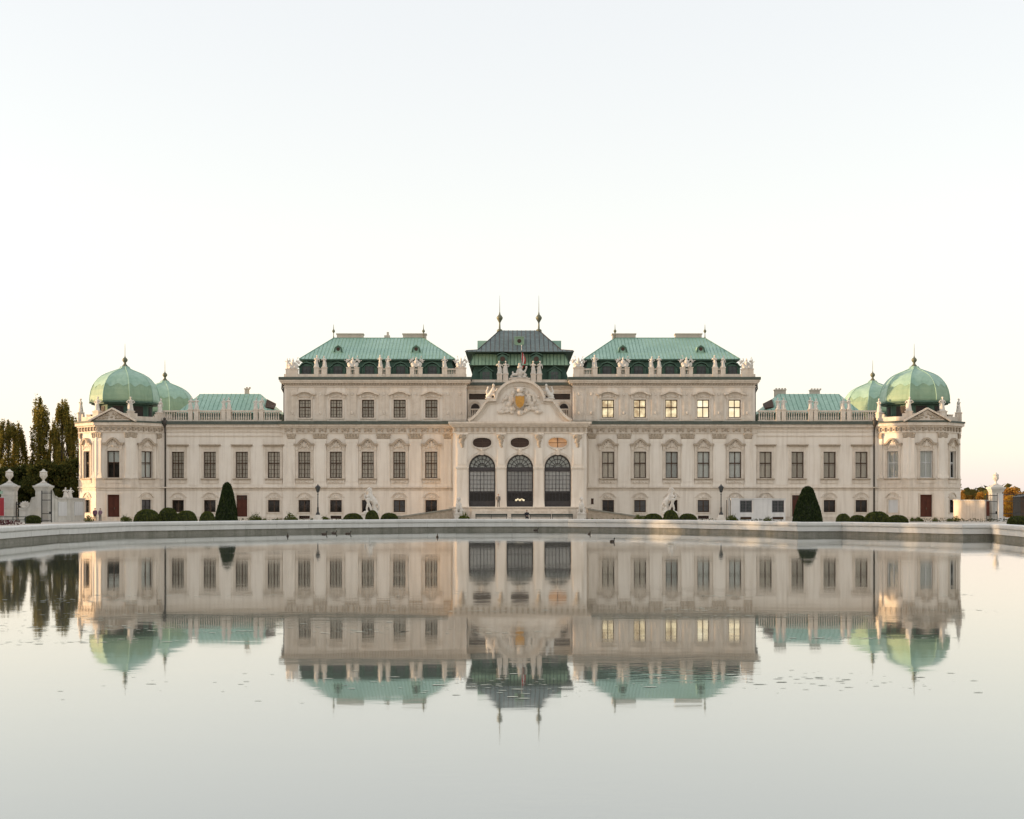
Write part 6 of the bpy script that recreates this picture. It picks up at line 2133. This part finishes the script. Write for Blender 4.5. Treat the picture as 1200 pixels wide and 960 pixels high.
# loose border plants along the palace foot
def tuft(seed):
    r = random.Random(seed)
    b = MB()
    for _ in range(260):
        a = r.uniform(0, 2 * PI)
        d = r.random() ** 0.6 * 0.8
        leaf(b, Vector((d * math.cos(a), d * 0.6 * math.sin(a), r.random() * (1.05 - d * 0.8))), 0.11, r, 0.8)
    for _ in range(10):
        a = r.uniform(0, 2 * PI)
        b.tube([(0, 0, 0), (0.3 * math.cos(a), 0.2 * math.sin(a), 0.6), (0.5 * math.cos(a), 0.3 * math.sin(a), r.uniform(0.8, 1.2))], [0.02, 0.015, 0.006], 4)
    return b.mesh('border_plant', 'leaf_plant')
TF = [tuft(k) for k in (1, 2, 3)]
random.seed(31)
for i, (px, sc) in enumerate(((299, 1.1), (303, 0.7), (340, 1.2), (345, 0.8), (380, 0.8), (384, 0.6), (545, 1.15), (541, 0.9), (104, 0.9), (146, 0.9), (150, 0.7), (748, 1.0), (753, 0.8), (857.5, 1.0), (861, 0.6), (899.5, 0.7), (1076, 0.7), (1096, 0.6), (1120, 0.8), (1112, 0.5), (694, 0.5), (700, 0.4), (310, 0.5), (325, 0.5), (365, 0.5), (1069, 0.6), (1080, 0.45))):
    Y = 181.0 if px in (545, 541, 694, 700) else 178.0
    o = obj('border_plant', TF[i % 3], None, (WX(px, Y), Y, 0), random.uniform(0, 6), sc)
    tag(o, 'small loose green shrub in the border along the palace foot', 'shrub', 'border plants along the palace')
# low flower border, one mass
fb = MB()
rf = random.Random(4)
for x0_, x1_ in ((-37, -12), (9, 15), (23, 34), (47, 62)):
    for _ in range(int((x1_ - x0_) * 26)):
        leaf(fb, Vector((rf.uniform(x0_, x1_), 177.5 + rf.gauss(0, 0.25), rf.random() * 0.42)), 0.1, rf)
tag(fb.build('flower_border', 'leaf_dark'), 'low planted strip along the foot of the palace', 'flower border', kind='stuff')
fb = MB()
for _ in range(1500):
    leaf(fb, Vector((rf.uniform(-66, -52.5), 150 + rf.gauss(0, 1.2), rf.random() * 0.5)), 0.12, rf)
tag(fb.build('red_flower_bed', 'bed_red'), 'dark red flower bed near the garden gate', 'flower bed', kind='stuff')

# ------------------------------------------------------------------ garden gate and walls, left
GY = 173.0
def pier(px, Y, w_, capz, label):
    e_ = tag(empty('gate_pier', (WX(px, Y), Y, 0)), label, 'gate pier')
    b = MB()
    b.cbox(0, 0, 0, w_ + 0.3, w_ + 0.3, 0.6)
    k = 6
    for i in range(k):
        z0 = 0.6 + (capz - 1.0 - 0.6) * i / k
        b.cbox(0, 0, z0 + 0.02, w_, w_, (capz - 1.6) / k - 0.04)
    b.cbox(0, 0, 0.6, w_ - 0.08, w_ - 0.08, capz - 1.6)
    b.build('shaft', 'pier', e_)
    c = MB()
    c.frustum(0, 0, capz - 1.0, capz - 0.55, w_, w_, w_ + 0.35, w_ + 0.35)
    c.cbox(0, 0, capz - 0.55, w_ + 0.5, w_ + 0.5, 0.22)
    c.frustum(0, 0, capz - 0.33, capz, w_ + 0.2, w_ + 0.2, 0.7, 0.7)
    c.build('cap', 'pier', e_)
    return e_
for px, lab in ((11, 'stone gate pier with an urn next to the red notice board'), (51, 'stone gate pier with an urn joined to the curved garden wall')):
    cz = WZ(566, GY)
    pier(px, GY, 1.5, cz, lab)
    put('urn', URN, (WX(px, GY), GY, cz + 0.003), 'pale stone urn on top of a garden gate pier', 'urn', 'urns on the gate piers', 0, (0.95, 0.95, 0.86))

def iron_fence(x0_, x1_, Y, h, label, name='iron_gate', step=0.14, kind='gate'):
    e_ = tag(empty(name, ((x0_ + x1_) / 2, Y, 0)), label, kind)
    L = x1_ - x0_
    for z in (0.25, h * 0.28, h * 0.72, h - 0.2):
        MB().box(-L / 2, L / 2, -0.035, 0.035, z - 0.04, z + 0.04).build('rail', 'iron', e_)
    bb = MB()
    k = max(2, int(L / step))
    for i in range(k + 1):
        x = -L / 2 + L * i / k
        bb.tube([(x, 0, 0.05), (x, 0, h - 0.05)], 0.014, 5)
        bb.tube([(x, 0, h - 0.05), (x, 0, h + 0.12)], [0.03, 0.004], 5)
    tag(bb.build('bars', 'iron', e_), kind='stuff')
    for sg_ in (-1, 1):
        MB().box(sg_ * L / 2 - 0.05, sg_ * L / 2 + 0.05, -0.05, 0.05, 0, h + 0.1).build('stile', 'iron', e_)
    MB().box(L / 2 - 0.25, L / 2 - 0.08, -0.06, 0.06, 1.0, 1.3).build('lock', 'iron', e_)
    return e_
iron_fence(WX(49, GY - 1.2), WX(60.3, GY - 1.2), GY - 1.2, WZ(576, GY - 1.2), 'narrow dark iron gate leaf standing open against a stone gate pier')

def wall_run(name, pts, h, t, label, m='pier', panels=()):
    """plan polyline wall with a coping"""
    e_ = tag(empty(name, (pts[0][0], pts[0][1], 0)), label, 'wall')
    o0 = Vector(pts[0])
    b, c = MB(), MB()
    for i in range(len(pts) - 1):
        p, q = Vector(pts[i]) - o0, Vector(pts[i + 1]) - o0
        d = (q - p).normalized()
        n_ = Vector((-d.y, d.x)) * t / 2
        ha, hb = h[i], h[i + 1]
        for mb, ex, za, zb in ((b, 1.0, (-0.02, -0.02), (ha, hb)), (c, 1.5, (ha, hb), (ha + 0.16, hb + 0.16))):
            v = [p + n_ * ex, q + n_ * ex, q - n_ * ex, p - n_ * ex]
            za4 = [za[0], za[1], za[1], za[0]]
            zb4 = [zb[0], zb[1], zb[1], zb[0]]
            mb.idx([(v[k].x, v[k].y, za4[k] + (0.002 if mb is c else 0)) for k in range(4)] + [(v[k].x, v[k].y, zb4[k]) for k in range(4)],
                   [(0, 1, 2, 3), (7, 6, 5, 4), (0, 4, 5, 1), (1, 5, 6, 2), (2, 6, 7, 3), (3, 7, 4, 0)])
    b.build('wall', m, e_)
    c.build('coping', 'pier', e_)
    return e_
pts = []
hs_ = []
for k in range(13):
    t = k / 12
    px = 60 + 37.5 * t
    Yk = GY + 0.5 + 12.5 * t ** 1.6
    pts.append((WX(px, Yk), Yk))
    hs_.append(2.85 + (1.0 * max(0, 1 - t / 0.16) ** 2))
gw = wall_run('garden_wall', pts, hs_, 0.4, 'curved pale garden wall between the gate pier and the domed tower')
pn = MB()
for (k0, k1) in ((2, 5), (8, 11)):
    p, q = Vector(pts[k0]) - Vector(pts[0]), Vector(pts[k1]) - Vector(pts[0])
    d = (q - p).normalized()
    n_ = Vector((d.y, -d.x)) * 0.3
    pn.idx([(v.x, v.y, z) for z in (0.75, 2.5) for v in (p + n_ * 0.5, q + n_ * 0.5, q + n_, p + n_)], [(0, 1, 2, 3), (4, 5, 6, 7), (0, 1, 5, 4), (1, 2, 6, 5), (2, 3, 7, 6), (3, 0, 4, 7)])
pn.build('panel', 'white_plaster', gw)
p_ = pts[6]
MB().cbox(p_[0] - pts[0][0], p_[1] - pts[0][1] - 0.15, 0, 0.5, 0.5, 2.95).build('wall_pier', 'pier', gw)
for px in (76.8, 82.2):
    i = min(range(13), key=lambda q: abs(600 + pts[q][0] * 1657 / pts[q][1] - px))
    Yk = pts[i][1]
    put('cherub', FIG[2 if px < 80 else 3], (WX(px, Yk), Yk, hs_[i] + 0.165), 'small pale figure of a pair on the curved garden wall', 'statue', 'pair of figures on the garden wall', 0, (0.75, 0.75, 0.6))
# swept wall with a carved shell between the piers
pts2 = [(WX(px, GY), GY) for px in (23, 27, 31, 35, 38, 43.5)]
wall_run('swept_wall', pts2, [1.6, 1.5, 1.55, 2.0, 2.85, 3.0], 0.4, 'low swept stone wall beside the gate pier carrying a carved shell')
sh_ = MB()
for k in range(7):
    a = PI * (k + 0.5) / 7
    sh_.blob((0.45 * math.cos(a), 0, 0.3 + 0.35 * math.sin(a)), (0.14, 0.12, 0.3), ry=PI / 2 - a)
sh_.blob((0, 0, 0.15), (0.6, 0.2, 0.15))
put('carved_shell', remesh(sh_, 0.04, 'carved_shell', 'statue'), (WX(29.5, GY), GY, 1.68), 'carved stone shell on the low swept wall', 'sculpture')
iron_fence(WX(19.5, GY), WX(23.5, GY), GY, 2.4, 'short dark iron railing beside the urn pier')
# red notice board on the gate
nb = tag(empty('notice_board', (WX(0.5, 171), 171, 0)), 'red notice board beside the stone gate pier', 'sign')
MB().box(-0.6, 0.42, -0.04, 0.04, 0.8, WZ(583.5, 171)).build('panel', 'red_panel', nb)
MB().box(-0.66, 0.48, 0.045, 0.09, 0.74, WZ(583.5, 171) + 0.06).box(-0.55, -0.48, 0.0, 0.08, 0, 0.8).box(0.3, 0.37, 0.0, 0.08, 0, 0.8).build('frame', 'white_plaster', nb)
gs = tag(empty('hanging_sign', (WX(0.3, 171.5), 171.5, 0)), 'small green sign on a post above the red notice board', 'sign')
MB().box(-0.35, 0.3, -0.03, 0.03, WZ(579, 171.5), WZ(575.5, 171.5)).build('panel', 'copper_teal', gs)
MB().tube([(-0.3, 0.05, 0), (-0.3, 0.05, WZ(575.5, 171.5))], 0.04, 6).build('post', 'iron', gs)
# low green rail by the flower bed
lr = tag(empty('low_rail', (WX(10, 158), 158, 0)), 'low dark green rail edging the lawn by the gate', 'rail')
for z in (0.45, 0.8):
    MB().box(-2.6, 2.0, -0.03, 0.03, z - 0.035, z + 0.035).build('bar', 'iron_green', lr)
for x in (-2.5, -1.0, 0.5, 1.9):
    MB().box(x - 0.04, x + 0.04, -0.04, 0.04, 0, 0.85).build('post', 'iron_green', lr)

# ------------------------------------------------------------------ gate and walls, right
RY = 182.0
rw = wall_run('boundary_wall', [(WX(1119, 190), 190.0), (WX(1156, RY), RY)], [2.65, 2.6], 0.4, 'plain pale wall between the domed tower and the urn pier', 'ornament')
p, q = Vector((WX(1140.5, 185.5), 185.5)), Vector((WX(1154.5, 182.6), 182.6))
o0 = Vector((WX(1119, 190), 190.0))
d = (q - p).normalized(); n_ = Vector((d.y, -d.x)) * 0.22
p, q = p - o0 - Vector((0, 0.05)), q - o0 - Vector((0, 0.05))
MB().idx([(v.x, v.y, z) for z in (0.3, 2.35) for v in (p, q, q + n_, p + n_)], [(0, 1, 2, 3), (4, 5, 6, 7), (0, 1, 5, 4), (1, 2, 6, 5), (2, 3, 7, 6), (3, 0, 4, 7)])
PYR = 184.0
cz = WZ(568, PYR)
pier(1167, PYR, 1.45, cz, 'stone gate pier with an urn beyond the plain boundary wall')
put('urn', URN, (WX(1167, PYR), PYR, cz + 0.003), 'pale stone urn on the pier beside the yellow tree', 'urn', None, 0, (0.8, 0.8, 0.82))
iron_fence(WX(1156.5, 180.5), WX(1169, 180.5), 180.5, WZ(579, 180.5), 'dark iron gate leaf before the urn pier by the boundary wall', step=0.35)
rp_ = tag(empty('red_panel', (WX(1157.8, 180), 180, 0)), 'narrow dark red panel fixed beside the iron gate', 'sign')
MB().box(-0.22, 0.2, -0.03, 0.03, 0.7, 2.6).build('panel', 'door_red', rp_)
MB().box(-0.18, -0.1, 0.03, 0.08, 0, 2.6).build('post', 'iron', rp_)
wp_ = tag(empty('gate_post', (WX(1172.3, 179.5), 179.5, 0)), 'plain square white stone post between the iron gates', 'post')
MB().cbox(0, 0, 0, 0.52, 0.52, WZ(579.5, 179.5)).build('shaft', 'white_plaster', wp_)
MB().cbox(0, 0, WZ(579.5, 179.5), 0.6, 0.6, 0.08).build('cap', 'white_plaster', wp_)
iron_fence(WX(1175, 179.5), WX(1215, 179.5), 179.5, WZ(578, 179.5), 'tall dark iron fence in front of the yellow tree', 'iron_fence', 0.22, 'fence')
hd_ = tag(empty('hut', (WX(1206, 196), 196, 0)), 'dark timber hut beyond the iron fence', 'hut')
MB().box(-1.2, 3.5, 0, 3, 0, 3.2).build('wall', 'pipe', hd_)
MB().prism([(-1.4, 3.2), (3.7, 3.2), (1.3, 3.9)], -0.2, 3.2).build('roof', 'pipe', hd_)
for k in range(8):
    MB().box(-1.18 + 0.58 * k, -0.64 + 0.58 * k, -0.04, 0.005, 0.02, 3.15).build('plank', 'frame_brown', hd_)
